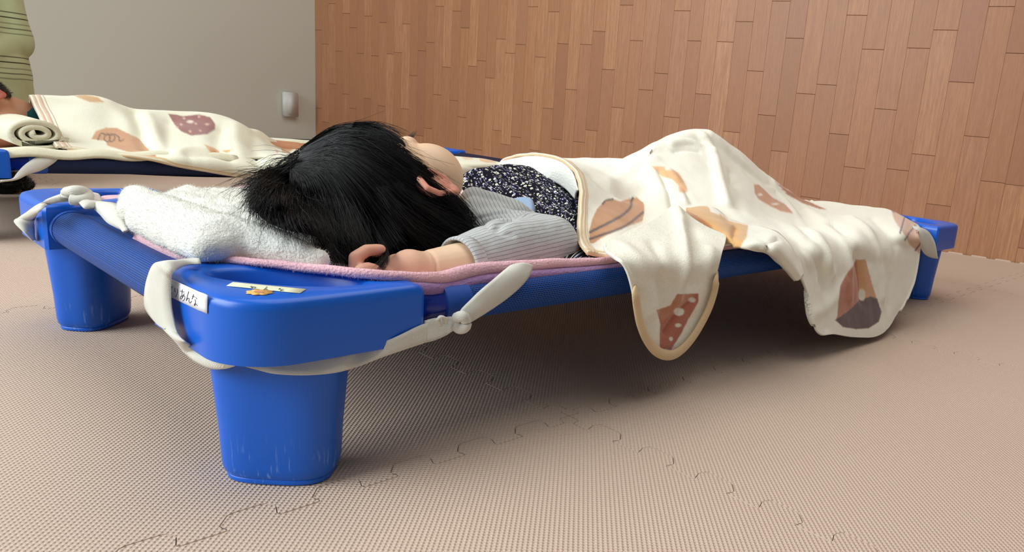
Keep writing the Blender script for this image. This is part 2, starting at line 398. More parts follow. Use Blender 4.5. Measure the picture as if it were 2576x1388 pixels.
for i in range(-3, 4):
    for j in range(-3, 6):
        x0, y0 = 0.298+0.6*i, 0.007+0.6*j
        cs = [Vector((x0+a, y0+b, 0)) for a in (-.02, .62) for b in (-.02, .62)]
        d1 = max((c-CORNER).dot(WN) for c in cs); d2 = max(-(c-CORNER).dot(DR) for c in cs)
        e1 = min((c-CORNER).dot(WN) for c in cs); e2 = min(-(c-CORNER).dot(DR) for c in cs)
        if e1 > -0.03 or e2 > 0: continue
        if d1 < -0.026 and d2 < 0: o = bpy.data.objects.new('foam_mat', tile_me); o.location = (x0, y0, 0); link(o, floor); continue
        bm = tile_mesh(); bmesh.ops.translate(bm, verts=bm.verts, vec=(x0, y0, 0))
        for co, no in ((CORNER-WN*0.026, WN), (CORNER, -DR)):
            bmesh.ops.bisect_plane(bm, geom=bm.verts[:]+bm.edges[:]+bm.faces[:], plane_co=co, plane_no=no, clear_outer=True)
        bmesh.ops.translate(bm, verts=bm.verts, vec=(-x0, -y0, 0)); o = bm_obj('foam_mat', bm, M['foam'], floor, smooth=False); o.location = (x0, y0, 0)
# toothed edge strip of the mats against the panelled wall
pts = []; s = 0.0
while s < 4.4:
    pts += [(s, -0.0115), (s+0.004, -0.0015), (s+0.036, -0.0015), (s+0.040, -0.0115)]; s += 0.06
poly = [(0, -0.0263)]+pts+[(s, -0.0263)]
bm = bmesh.new(); prism(bm, [(a, b) for a, b in poly], -MAT_T, 0.0); bm.normal_update(); bmesh.ops.triangulate(bm, faces=[f for f in bm.faces if len(f.verts) > 4])
for v in bm.verts:
    if v.co.z > -0.005 and v.co.y > -0.02: v.co.z += 0.0062 if v.co.y > -0.005 else 0.0012
o = bm_obj('foam_edge_strip', bm, M['foam'], floor, smooth=False); o.location = CORNER; o.rotation_euler = (0, 0, WA)

# panelled wall: a board that carries the separate planks
bm = bmesh.new(); box(bm, (2.2, 0.0262, 1.19), (4.5, 0.06, 2.42))
wall_r = tag(bm_obj('wall_right', bm, M['sub'], smooth=False), kind='structure'); wall_r.location = CORNER; wall_r.rotation_euler = (0, 0, WA)
bs = list(np.arange(0, 1.1, 0.0447))+[1.121, 1.168, 1.213, 1.261, 1.309, 1.357, 1.406, 1.455, 1.505, 1.556, 1.606, 1.656, 1.711, 1.761, 1.820, 1.868, 1.923, 1.979, 2.036, 2.089, 2.146, 2.201, 2.259, 2.318, 2.376, 2.437, 2.498, 2.559, 2.621, 2.685, 2.747, 2.808, 2.869, 2.930, 2.991, 3.052, 3.113, 3.174]
JZ = {2.747: .204, 2.685: .317, 2.621: .454, 2.559: .257, 2.498: .209, 2.437: .371, 2.376: .53, 2.318: .292, 2.259: .428, 2.201: .399, 2.146: .226, 2.089: .329, 2.036: .456, 1.979: .270, 1.923: .538, 1.868: .378, 1.820: .538, 1.761: .299, 1.711: .434, 1.656: .379, 1.606: .205, 1.556: .315, 1.505: .437, 1.455: .559, 1.406: .515, 1.357: .363, 1.309: .515, 1.261: .292, 1.168: .636, 1.121: .507}
PL = 0.328; pcache = {}
def plank_mesh(w, L):
    k = (round(w, 4), round(L, 3))
    if k not in pcache:
        bm = bmesh.new(); vs = box(bm, (w/2, -0.001, L/2), (w-0.00025, 0.010, L-0.0012)); fr = [f for f in bm.faces if f.normal.y < -0.9]
        es = list({e for f in bm.faces if f.calc_center_median().y < -0.005 for e in f.edges})
        bmesh.ops.bevel(bm, geom=es, offset=0.0004, segments=1, affect='EDGES')
        me = bpy.data.meshes.new('wood_plank'); bm.to_mesh(me); bm.free(); me.materials.append(M['wood']); pcache[k] = me
    return pcache[k]
for a, b in zip(bs[:-1], bs[1:]):
    key = min(JZ, key=lambda q: abs(q-a)); z = JZ[key] if abs(key-a) < 0.004 else 0.1+0.33*random.random()
    while z > 0.0: z -= PL
    if z < -0.30: z += PL
    while z < 0.78:
        lo, hi = max(z, -0.014), min(z+PL, 2.4)
        if hi-lo > 0.02:
            o = bpy.data.objects.new('wood_plank', plank_mesh(b-a, hi-lo)); o.location = (a, 0, lo); link(o, wall_r)
        z += PL
    if hi < 2.39:   # above the frame the column goes on as one full strip
        o = bpy.data.objects.new('wood_plank', plank_mesh(b-a, 2.4-hi)); o.location = (a, 0, hi); link(o, wall_r)
bm = bmesh.new(); box(bm, (-1.9, 0.03, 1.19), (3.8, 0.06, 2.42))
wall_b = tag(bm_obj('wall_back', bm, M['plaster'], smooth=False), kind='structure'); wall_b.location = CORNER; wall_b.rotation_euler = (0, 0, WA+math.pi/2)
bm = bmesh.new(); box(bm, (-1.9, -0.0035, 0.028), (3.8, 0.007, 0.080)); bmesh.ops.bevel(bm, geom=[e for e in bm.edges if all(v.co.z > 0.05 and v.co.y < -0.005 for v in e.verts)], offset=0.003, segments=2, affect='EDGES')
bb = tag(bm_obj('baseboard_back', bm, M['black'], smooth=False), kind='structure'); bb.location = CORNER; bb.rotation_euler = (0, 0, WA+math.pi/2)
# white box on the wall
vb = thing('wall_outlet_box', 'small white plastic box on the pale wall near the wood panelling', 'wall box', CORNER, WA+math.pi/2)
bm = bmesh.new(); box(bm, (-0.1395, -0.012, 0.2125), (0.066, 0.024, 0.101)); bmesh.ops.bevel(bm, geom=bm.edges[:], offset=0.003, segments=3, affect='EDGES'); bm_obj('box_body', bm, M['white'], vb)
bm = bmesh.new(); box(bm, (-0.1395, -0.0255, 0.2125), (0.044, 0.004, 0.078)); bmesh.ops.bevel(bm, geom=bm.edges[:], offset=0.0015, segments=2, affect='EDGES'); bm_obj('cover_plate', bm, M['white'], vb)

# ------------------------------------------------------------------ nap cots
CL, CW, CH, CT, CA = 1.30, 0.5668, 0.143, 0.043, 0.1348; TZ, TY = 0.1215, 0.022
def by_angle(poly, c, n):
    """resample a star-shaped closed polygon around c at n angles"""
    poly = np.asarray(poly, float)-c; out = []
    for t in np.linspace(0, 2*np.pi, n, endpoint=False):
        d = np.array([math.cos(t), math.sin(t)]); best = None
        for a, b in zip(poly, np.roll(poly, -1, axis=0)):
            e = b-a; den = d[0]*e[1]-d[1]*e[0]
            if abs(den) < 1e-12: continue
            r = (a[0]*e[1]-a[1]*e[0])/den; u = (a[0]*d[1]-a[1]*d[0])/den
            if r > 0 and -1e-9 <= u <= 1+1e-9 and (best is None or r > best): best = r
        out.append(c+d*best)
    return np.array(out)
def corner_outline(a, R, flat):
    P = [(R-R*math.sin(t), R-R*math.cos(t)) for t in np.linspace(np.pi/2, 0, 14)]     # (0,R) -> (R,0)
    P += [(a-0.002, 0), (a, 0.002), (a, flat)]
    r = math.hypot(a, flat); t0 = math.atan2(flat, a)
    P += [(r*math.cos(t), r*math.sin(t)) for t in np.linspace(t0, np.pi/2-t0, 14)[1:-1]]
    P += [(flat, a), (0.002, a), (0, a-0.002)]; return np.array(P)
NB = 144; BC = np.array([0.0600, 0.0600])
outer = by_angle(corner_outline(CA, 0.043, 0.028), BC, NB); dirs = outer-BC; dirs /= np.linalg.norm(dirs, axis=1, keepdims=True)
hc = np.array([0.0622, 0.0622]); e1 = np.array([.7071, -.7071]); e2 = np.array([.7071, .7071])
hp = np.array([hc+e1*0.0515*math.cos(t)*abs(math.cos(t))**-0.12+e2*0.0235*math.sin(t)*(1.0 if math.sin(t) > 0 else 0.95) for t in np.linspace(0.001, 2*np.pi+0.001, 90, endpoint=False)])
hole = by_angle(hp, BC, NB)
def bracket_grid():
    L = []
    for z, i in ((CH-CT, 0.0), (CH-0.0075, 0.0), (CH-0.0035, 0.0008), (CH-0.0012, 0.0026), (CH, 0.0062)): L.append(np.c_[outer-dirs*i, np.full(NB, z)])
    for z, i in ((CH, 0.0048), (CH-0.0012, 0.0018), (CH-0.004, 0.0), (CH-0.014, -0.0015), (CH-0.030, -0.006), (CH-CT, -0.007)): L.append(np.c_[hole+dirs*i, np.full(NB, z)])
    return np.array(L)
BG = bracket_grid()
leg_c = np.array([0.0545, 0.0545])
lt = np.linspace(0, 2*np.pi, 72, endpoint=False); sg = lambda v, p: np.sign(v)*np.abs(v)**p
lo_ = (0.0455*sg(np.cos(lt), 0.62))[:, None]*e1+(sg(np.sin(lt), 0.66)*np.where(np.sin(lt) < 0, 0.030-0.007*np.cos(lt)**2*0, 0.030))[:, None]*e2
LG = np.array([np.c_[leg_c+lo_*s, np.full(72, z)] for z, s in ((0.0, .70), (0.0008, .775), (0.0035, .79), (0.0042, .775), (0.0055, .80), (0.008, .835), (0.013, .855), (0.04, .885), (0.07, .94), (CH-CT+0.001, 1.0))])
def mirror(P, mx, my):
    Q = np.array(P, float)
    if mx: Q[..., 0] = CL-Q[..., 0]
    if my: Q[..., 1] = CW-Q[..., 1]
    return Q
def sleeve(name, p0, p1, r, mat, parent, nseg=28, n=60, wob=0.0):
    p0 = np.array(p0, float); p1 = np.array(p1, float); t = np.linspace(0, 1, n)[:, None]; path = p0+(p1-p0)*t
    R = tube_grid(path, r, nseg); V = R.reshape(-1, 3); F = grid_faces(n, nseg, wrapv=True); F += [tuple(range(nseg)), tuple((n-1)*nseg+k for k in range(nseg-1, -1, -1))]
    o = mesh_obj(name, V, F, mat, parent)
    set_attr(o, 'ru', np.repeat(np.linspace(0, np.linalg.norm(p1-p0), n), nseg)); th = np.tile(np.arange(nseg), n)
    set_attr(o, 'rv', np.minimum(th, nseg-th)*(2*np.pi*r/nseg)); sharp(o, 50); return o
def make_cot(name, label, loc, rz, net, sag, sagm):
    c = thing(name, label, 'cot', loc, rz, 'blue nap cots in the room')
    for mx in (0, 1):
        for my in (0, 1):
            G = mirror(BG, mx, my); F = grid_faces(len(BG), NB, wrapv=True, wrapu=True)
            if mx != my: F = [f[::-1] for f in F]
            b = mesh_obj('corner_bracket', G.reshape(-1, 3), F, M['blue'], c); sharp(b, 38)
            G = mirror(LG, mx, my); n = len(LG); F = grid_faces(n, 72, wrapv=True)+[tuple(range(72)), tuple((n-1)*72+k for k in range(71, -1, -1))]
            if mx != my: F = [f[::-1] for f in F]
            l = mesh_obj('leg', G.reshape(-1, 3), F, M['blue'], b); sharp(l, 60)
    for y in (TY, CW-TY):
        tube_obj('rail_tube', [(CA-0.03, y, TZ), (CL-CA+0.03, y, TZ)], 0.0128, M['tube'], c, 28)
        s = sleeve('net_sleeve', (0.160, y, TZ), (CL-0.160, y, TZ), 0.0158, net, c)
        sleeve('sleeve_band', (0.1590, y, TZ), (0.182, y, TZ), 0.0164, M['netplain'], s, n=8); sleeve('sleeve_band', (CL-0.182, y, TZ), (CL-0.1590, y, TZ), 0.0164, M['netplain'], s, n=8)
    for x in (TY, CL-TY):
        tube_obj('rail_tube', [(x, CA-0.03, TZ), (x, CW-CA+0.03, TZ)], 0.0128, M['tube'], c, 28)
        s = sleeve('net_sleeve', (x, 0.1365, TZ-0.002), (x, CW-0.1365, TZ-0.002), 0.0175, net, c)
        sleeve('sleeve_band', (x, 0.1358, TZ-0.002), (x, 0.143, TZ-0.002), 0.0182, M['netplain'], s, n=6); sleeve('sleeve_band', (x, CW-0.143, TZ-0.002), (x, CW-0.1358, TZ-0.002), 0.0182, M['netplain'], s, n=6)
    nx, ny = 90, 44; xs = np.linspace(0.026, CL-0.026, nx); ys = np.linspace(0.026, CW-0.026, ny); X, Y = np.meshgrid(xs, ys, indexing='ij')
    e = np.minimum(np.minimum(Y-0.02, CW-0.02-Y)/0.14, np.minimum(X-0.02, CL-0.02-X)/0.2).clip(0, 1); Z = 0.1365-sag*np.sin(e*np.pi/2)**1.2
    if sagm: Z -= sagm*np.exp(-((X-0.5)/0.42)**2)*np.sin(e*np.pi/2)**0.7
    V = np.stack([X, Y, Z], -1).reshape(-1, 3); F = []
    for f in grid_faces(nx, ny):
        q = V[list(f)].mean(0); dx = min(q[0], CL-q[0]); dy = min(q[1], CW-q[1])
        if math.hypot(dx, dy) > 0.150: F.append(f)
    o = mesh_obj('bed_fabric', V, F, net, c); set_attr(o, 'ru', V[:, 0]); set_attr(o, 'rv', V[:, 1]); add_solid(o, 0.0012, -1)
    return c
cot1 = make_cot('nap_cot', 'blue plastic nap cot in the foreground with white straps and name labels', (0, 0, 0), 0, M['net'], 0.030, 0)
cot2 = make_cot('nap_cot', 'blue nap cot behind, with the sleeping child at the left edge', (-0.052, 1.03, 0), 0, M['navy'], 0.018, 0.030)
# name labels and sticker on the near bracket
def flat_patch(name, quad, off, mat, parent, n=6):
    q = [np.array(v) for v in quad]; S = np.array([[(q[0]*(1-u)+q[1]*u)*(1-v)+(q[3]*(1-u)+q[2]*u)*v for v in np.linspace(0, 1, n)] for u in np.linspace(0, 1, n)])+np.array(off)
    return grid_obj(name, S, mat, parent, 0.0003, 0)
def side_pt(px, py, off=0.0006):
    p = atx(px, py, 0.0)                       # unroll onto the rounded corner where the wall turns
    R = 0.043
    if p[1] >= R: return np.array([-off, p[1], p[2]])
    for _ in range(20):
        d = ray(px, py); t = p-CO; # march along the ray to the rounded surface
        lo_t, hi_t = 0.0, 1.0
        break
    best = None
    d = ray(px, py); d = d/np.linalg.norm(d)
    for tt in np.linspace(0.2, 0.9, 4000):
        q = CO+d*tt
        if q[0] > R or q[1] > R: continue
        if math.hypot(q[0]-R, q[1]-R) <= R+off: best = q; break
    return best if best is not None else p
def side_patch(name, c4, mat, parent):
    (ax, ay), (bx, by), (cx, cy), (dx, dy) = c4; n = 14
    S = np.array([[side_pt(*(np.array([ax, ay])*(1-u)*(1-v)+np.array([bx, by])*u*(1-v)+np.array([cx, cy])*u*v+np.array([dx, dy])*(1-u)*v)) for v in np.linspace(0, 1, 4)] for u in np.linspace(0, 1, n)])
    return grid_obj(name, S, mat, parent, 0.0003, 0)
lab = side_patch('name_label', [(404, 688), (522, 742), (521, 789), (404, 733)], M['paper'], cot1); lab['label'] = 'white name label with handwritten kana'
def strokes(name, lst, fn, r, mat, parent):
    V = []; F = []
    for s in lst:
        P = crom(np.array([fn(*p) for p in s]), 5); R = tube_grid(P, r, 5); n = len(P); b = len(V); V += list(R.reshape(-1, 3)); F += [tuple(b+i for i in f) for f in grid_faces(n, 5, wrapv=True)]
    return mesh_obj(name, V, F, mat, parent)
KANA = [[(128, 330), (133, 342), (142, 356)], [(160, 345), (135, 365), (122, 385), (125, 405), (152, 418)],
        [(190, 362), (186, 388), (194, 405)], [(212, 366), (216, 400), (208, 432), (194, 455)],
        [(246, 392), (265, 400), (288, 402)], [(268, 376), (264, 425), (266, 465)], [(288, 422), (275, 452), (256, 478), (246, 470), (254, 448), (278, 440), (295, 455), (292, 480), (272, 500)],
        [(337, 398), (325, 440), (310, 497)], [(310, 497), (328, 470), (341, 474), (340, 505), (352, 522), (368, 500)],
        [(372, 447), (388, 452), (402, 455)], [(390, 428), (384, 455), (372, 480)], [(412, 462), (420, 468), (426, 478)], [(407, 482), (410, 510), (408, 540), (398, 548), (400, 530), (415, 532), (432, 552)]]
strokes('handwriting', KANA, lambda x, y: side_pt(400+x/4.293, 640+y/4.293, 0.0009), 0.00020, M['ink'], lab)
lab2 = flat_patch('name_label', [atz(x, y, CH) for x, y in ((570, 720), (586, 711), (770, 728.5), (754, 739))], (0, 0, 0.0004), M['tape'], cot1); lab2['label'] = 'cream tape label with handwritten kana'
K2 = [[(985, 345), (1010, 346)], [(998, 340), (996, 352), (1004, 358)], [(1020, 348), (1000, 360), (1012, 352), (1040, 350), (1045, 358), (1030, 362)], [(1166, 345), (1150, 365), (1132, 378)], [(1132, 378), (1150, 366), (1158, 372), (1170, 380)],
      [(1290, 368), (1315, 371)], [(1310, 362), (1295, 376)], [(1330, 372), (1345, 376)], [(1318, 374), (1322, 386), (1308, 390), (1325, 384), (1345, 392)]]
strokes('handwriting', K2, lambda x, y: atz(400+x/4.293, 640+y/4.293, CH+0.0008), 0.00016, M['ink'], lab2)
fc = atz(653, 736, CH); V = [tuple(fc+(0, 0, 0.0006))]; NP = 72
for k in range(NP):
    t = 2*math.pi*k/NP; rr = 0.0082*(0.80+0.20*abs(math.cos(t*4))); V.append((fc[0]+rr*math.cos(t), fc[1]+rr*math.sin(t), CH+0.0004))
st = mesh_obj('flower_sticker', V, [(0, 1+k, 1+(k+1) % NP) for k in range(NP)], M['orange'], cot1); add_solid(st, 0.0002, 0)
V = [(fc[0]+0.0032*math.cos(2*math.pi*k/20), fc[1]+0.0032*math.sin(2*math.pi*k/20), CH+0.0008) for k in range(20)]; mesh_obj('flower_centre', V, [tuple(range(20))], M['orange2'], st)
# ------------------------------------------------------------------ sleeping child: head frame
HC = np.array([0.213, 0.208, 0.176]); AL = math.radians(38)
hC = np.array([-1.0, 0.0, 0.02]); hC /= np.linalg.norm(hC)
hF = np.array([0.0, math.sin(AL), math.cos(AL)]); hF -= hC*(hF@hC); hF /= np.linalg.norm(hF); hN = np.cross(hC, hF)
if hN[1] > 0: hN = -hN
HR = (tuple(hC), tuple(hN), tuple(hF))
def hp_(c, n, f): return HC+hC*c+hN*n+hF*f
def head_prims():
    return [('e', hp_(.002, 0, -.010), HR, (.074, .068, .068)), ('e', hp_(-.024, 0, .002), HR, (.056, .058, .056)),
         ('e', hp_(-.048, .030, .008), HR, (.035, .031, .033)), ('e', hp_(-.048, -.030, .008), HR, (.035, .031, .033)), ('e', hp_(-.077, 0, .016), HR, (.020, .026, .022)),
         ('e', hp_(.020, 0, .014), HR, (.044, .050, .044)), ('e', hp_(-.050, 0, .050), HR, (.013, .009, .010)), ('e', hp_(-.055, .007, .045), HR, (.006, .006, .006)), ('e', hp_(-.055, -.007, .045), HR, (.006, .006, .006)),
         ('e', hp_(-.034, .028, .040), HR, (.012, .016, .011)), ('e', hp_(-.034, -.028, .040), HR, (.012, .016, .011)), ('e', hp_(-.064, 0, .037), HR, (.006, .016, .008)), ('e', hp_(-.071, 0, .034), HR, (.006, .013, .008))]
child = thing('person', 'sleeping child with long black hair, grey cardigan and navy floral top, on the nearest cot', 'child', (0.5, 0.28, 0.14))
CH0 = np.array([0.5, 0.28, 0.14])
def to_local(o, org):      # keep world placement but store vertices relative to the Empty
    o.data.transform(Matrix.Translation((-org[0], -org[1], -org[2]))); return o
P3 = lambda px, py, Y: aty(px, py, Y)
wr, ha = P3(1066, 681, .078), P3(1030, 676, .078)
pal = P3(985, 699, .080); pal2 = P3(945, 704, .088)
prims = head_prims() + [
         ('c', hp_(-.055, 0, -.020), (0.35, .225, .132), .032, .028), ('c', (.37, .235, .128), (.60, .24, .130), .034, .040), ('c', (.41, .17, .122), (.60, .18, .128), .026, .034), ('c', (.41, .29, .130), (.60, .30, .132), .032, .036),
         ('c', (.38, .31, .14), (.50, .37, .135), .026, .022), ('c', (.50, .37, .135), (.62, .38, .135), .021, .017),
         ('c', (.63, .20, .142), (.78, .215, .185), .038, .028), ('c', (.78, .215, .185), (.93, .17, .140), .026, .020), ('c', (.63, .28, .142), (.78, .29, .185), .038, .028), ('c', (.78, .29, .185), (.93, .24, .140), .026, .020),
         ('c', (.93, .17, .138), (.97, .16, .136), .019, .014), ('c', (.93, .24, .138), (.97, .23, .136), .019, .014),
         ('c', (.345, .175, .140), P3(1392, 632, .10), .020, .022), ('c', P3(1392, 625, .10), P3(1150, 668, .076), .024, .0195), ('c', P3(1150, 668, .076), wr, .0195, .0165),
         ('c', wr, ha, .0158, .0165), ('c', ha, pal, .0165, .0125), ('c', P3(1000, 676, .092), pal2, .013, .010), ('c', pal, P3(925, 696, .078), .011, .0090), ('c', pal, P3(930, 698, .092), .011, .0090)]
def chain(pts, rs):
    return [('c', P3(*a), P3(*b), ra, rb) for a, b, ra, rb in zip(pts[:-1], pts[1:], rs[:-1], rs[1:])]
prims += chain([(948, 692, .066), (915, 690, .064), (908, 680, .064), (926, 675, .066), (944, 678, .067)], [.0058, .0054, .0052, .0050, .0044])      # little finger
prims += chain([(925, 692, .077), (895, 676, .076), (894, 648, .077), (922, 630, .079), (957, 627, .080)], [.0062, .0056, .0053, .0050, .0044])      # ring finger
prims += chain([(925, 690, .090), (898, 670, .091), (898, 645, .092), (924, 629, .093), (954, 629, .094)], [.0062, .0055, .0052, .0050, .0044])      # middle finger
prims += chain([(932, 688, .103), (905, 668, .105), (904, 645, .106), (926, 632, .107), (948, 633, .107)], [.0062, .0056, .0053, .0050, .0046])      # index finger
prims += chain([(1010, 670, .094), (990, 672, .110), (978, 674, .114), (968, 680, .112)], [.0100, .0072, .0064, .0054])                               # thumb
body = fuse('body', prims, 0.0016, M['skin'], None, smooth=4)
V = coords(body); hand_c = P3(925, 665, .08); fl = 0.75*np.clip(1-np.linalg.norm(V-hand_c, axis=1)/0.065, 0, 1)
fl += 0.22*np.clip(1-np.linalg.norm(V-hp_(-.042, .040, .045), axis=1)/0.035, 0, 1)
for q in ([(1064, 628, .078), (1058, 655, .066), (1056, 684, .060)],):     # wrist crease
    d = seg_dist(V, [P3(*a) for a in q]); 
wd = (wr-ha)/np.linalg.norm(wr-ha); dd = np.abs((V-wr)@wd); near = np.linalg.norm(V-wr, axis=1) < 0.028
N = vnormals(body); V = V-N*(0.0016*np.exp(-(dd/0.0011)**2)*near)[:, None]
# closed eyelid lines and lips pressed in
for sgn in (1, -1):
    arc = [hp_(-.036-.002*math.cos(t*1.5), sgn*(.028+.012*t), .051-.004*t*t) for t in np.linspace(-1, 1, 7)]
    d = seg_dist(V, arc); V = V-N*(0.0012*np.exp(-(d/0.0012)**2))[:, None]
d = seg_dist(V, [hp_(-.0677, -.012, .038), hp_(-.0677, 0, .042), hp_(-.0677, .012, .038)]); V = V-N*(0.0018*np.exp(-(d/0.0013)**2))[:, None]
set_coords(body, V); set_attr(body, 'flush', fl.clip(0, 1)); to_local(body, CH0); body.parent = child
# ear: helix, antihelix, lobe over a concave shell
def ear(sgn, parent, org, mat, flushv=0.55, k=1.0):
    ec = hp_(-.018, sgn*.0675, -.026); ax1 = hC*.90+hF*.30; ax1 /= np.linalg.norm(ax1); ax2 = hF*.90-hC*.30; ax2 /= np.linalg.norm(ax2); out = hN*sgn; prim = []
    P = [(-.022, .004, .004), (-.012, .012, .005), (.004, .013, .007), (.018, .006, .010), (.021, -.007, .013), (.014, -.017, .015), (.000, -.018, .014), (-.014, -.010, .010), (-.024, -.002, .006)]
    Q = [ec+(ax1*a+ax2*b+out*c)*k for a, b, c in P]
    for a, b in zip(Q[:-1], Q[1:]): prim.append(('c', a, b, .0028, .0028))
    prim.append(('e', ec+(ax1*-.022+out*.005)*k, HR, (.0065, .0032, .0060)))
    Q = [ec+(ax1*a+ax2*b+out*c)*k for a, b, c in [(.012, .002, .006), (.010, -.009, .009), (-.004, -.011, .009), (-.013, -.003, .006)]]
    for a, b in zip(Q[:-1], Q[1:]): prim.append(('c', a, b, .0026, .0026))
    prim.append(('e', ec+ax2*-.002+out*.003, HR, (.021*k, .0055, .0145*k)))
    o = fuse('ear', prim, 0.0010, mat, None, smooth=3); set_attr(o, 'flush', np.full(len(o.data.vertices), flushv)); to_local(o, org); o.parent = parent; return o
ear(1, child, CH0, M['skin'], .8, .86); ear(-1, child, CH0, M['skin'])
for sgn in (1, -1):
    bm = bmesh.new()
    for k in range(16):
        t = -1+2*k/15; b = hp_(-.039, sgn*(.028+.012*t), .0500-.004*t*t); d = (-hC*0.7+hF*0.75+hN*sgn*0.35*t); d /= np.linalg.norm(d)
        caps_mesh(bm, b-d*.001, b+d*.004, .0004, .0003, 5, 2); caps_mesh(bm, b+d*.004, b+d*.004+(d+hF*0.5)*.0035, .0003, .0001, 5, 2)
    o = bm_obj('eyelashes', bm, M['hair'], None); to_local(o, CH0); o.parent = child; o['kind'] = 'stuff'
mouth = fuse('lips', [('c', hp_(-.0645, -.011, .0420), hp_(-.0645, .011, .0420), .0032, .0032), ('c', hp_(-.0710, -.009, .0385), hp_(-.0710, .009, .0385), .0028, .0028)], .0009, M['lip'], None, smooth=3); to_local(mouth, CH0); mouth.parent = child

# ------------------------------------------------------------------ hair
EL_C = hp_(.002, 0, -.008); EL_R = np.array([.075, .068, .068]); HM = np.array([hC, hN, hF])
def on_skull(px, py, off=.006, Ymiss=0.2):
    d = ray(px, py); d = d/np.linalg.norm(d); R = EL_R+off; a = (HM@(CO-EL_C))/R; b = (HM@d)/R
    A = b@b; B = a@b; C = a@a-1; disc = B*B-A*C; t = (-B-math.sqrt(disc))/A if disc > 0 else -B/A
    return CO+d*t
def guide(pts, off=.006):
    out = []; pts = [(pts[0][0]*0.75+736*0.25, pts[0][1]*0.75+406*0.25)]+list(pts[1:])
    for p in pts:
        if len(p) == 4: out.append(atz(p[0], p[1], p[2]))
        elif len(p) == 2: out.append(on_skull(p[0], p[1], off))
        else: out.append(aty(*p))
    return np.array(out)
GD = [
 [(752, 372), (700, 408), (668, 432), (640, 455), (622, 470)],
 [(765, 356), (835, 318), (900, 311), (948, 316), (990, 340)],
 [(765, 362), (840, 326), (915, 322), (975, 345), (1030, 385)],
 [(762, 370), (850, 340), (935, 345), (1010, 385), (1085, 432)],
 [(760, 380), (850, 352), (940, 370), (1030, 420), (1120, 490)],
 [(757, 388), (850, 366), (940, 395), (1030, 440), (1135, 520, .115)],
 [(753, 396), (845, 378), (930, 415), (1000, 470), (1050, 520)],
 [(750, 402), (840, 388), (920, 430), (990, 500), (1080, 560, .12)],
 [(748, 408), (835, 398), (910, 450), (975, 530), (1030, 600, .11)],
 [(746, 413), (828, 408), (895, 470), (950, 560), (990, 630, .10)],
 [(744, 418), (820, 416), (880, 490), (925, 570), (955, 645, .095)],
 [(742, 422), (808, 425), (860, 500), (890, 585, .11), (900, 665, .095)],
 [(740, 426), (795, 435), (835, 510), (855, 590, .115), (862, 672, .10)],
 [(737, 430), (780, 445), (808, 510), (820, 580, .12), (828, 640, .11)],
 [(733, 433), (760, 455), (775, 510), (788, 560, .172, 0), (805, 610, .160, 0)],
 [(729, 434), (738, 462), (740, 510), (748, 560, .178, 0), (762, 592, .170, 0)],
 [(724, 434), (712, 465), (700, 510, .190, 0), (700, 548, .180, 0), (710, 582, .172, 0)],
 [(719, 432), (690, 462), (668, 500, .192, 0), (660, 535, .180, 0), (672, 566, .174, 0)],
 [(715, 428), (680, 452), (650, 482, .195, 0), (636, 512, .184, 0), (640, 545, .176, 0)],
 [(714, 420), (678, 440), (648, 466, .198, 0), (626, 490, .188, 0), (616, 512, .180, 0)],
 [(720, 405), (690, 420), (655, 440), (632, 462), (612, 482)],
]
def hair_mass(name, GD, n, seg, off, rad, parent, org, seed=3, jit=.0025, wisps=0.06, lenvar=0.25):
    r = np.random.RandomState(seed); G = np.array([guide(g_, off) for g_ in GD]); S = crom(np.swapaxes(G, 0, 1), 3); S = np.swapaxes(S, 0, 1)  # guides x 13 points
    K = S.shape[0]; L = S.shape[1]; V = []; F = []; c0 = HC
    u = r.rand(n)*(K-1); i0 = np.clip(u.astype(int), 0, K-2); f = (u-i0)[:, None, None]
    C = S[i0]*(1-f)+S[i0+1]*f
    # inward layers: pull strands toward the head centre
    depth = r.rand(n)**1.2*0.016
    out = C-HC; out /= np.linalg.norm(out, axis=2, keepdims=True); C = C-out*depth[:, None, None]
    # smooth random wander
    ph = r.normal(0, 1, (n, 3)); ph2 = r.normal(0, 1, (n, 3)); tt = np.linspace(0, 1, L)[None, :, None]
    w = np.where(r.rand(n) < wisps, 3.2, 1.0)[:, None, None]
    C = C+w*jit*(ph[:, None]*tt**1.3*1.5+ph2[:, None]*np.sin(tt*(4+3*r.rand(n, 1, 1))+r.rand(n, 1, 1)*6)*0.45*tt)
    # trim or extend
    ln = 1-lenvar*r.rand(n)**2
    T = np.linspace(0, 1, seg)
    idx = T[None]*ln[:, None]*(L-1); ia = np.clip(idx.astype(int), 0, L-2); fr = (idx-ia)[..., None]
    rows = np.arange(n)[:, None]; P = C[rows, ia]*(1-fr)+C[rows, ia+1]*fr
    return P
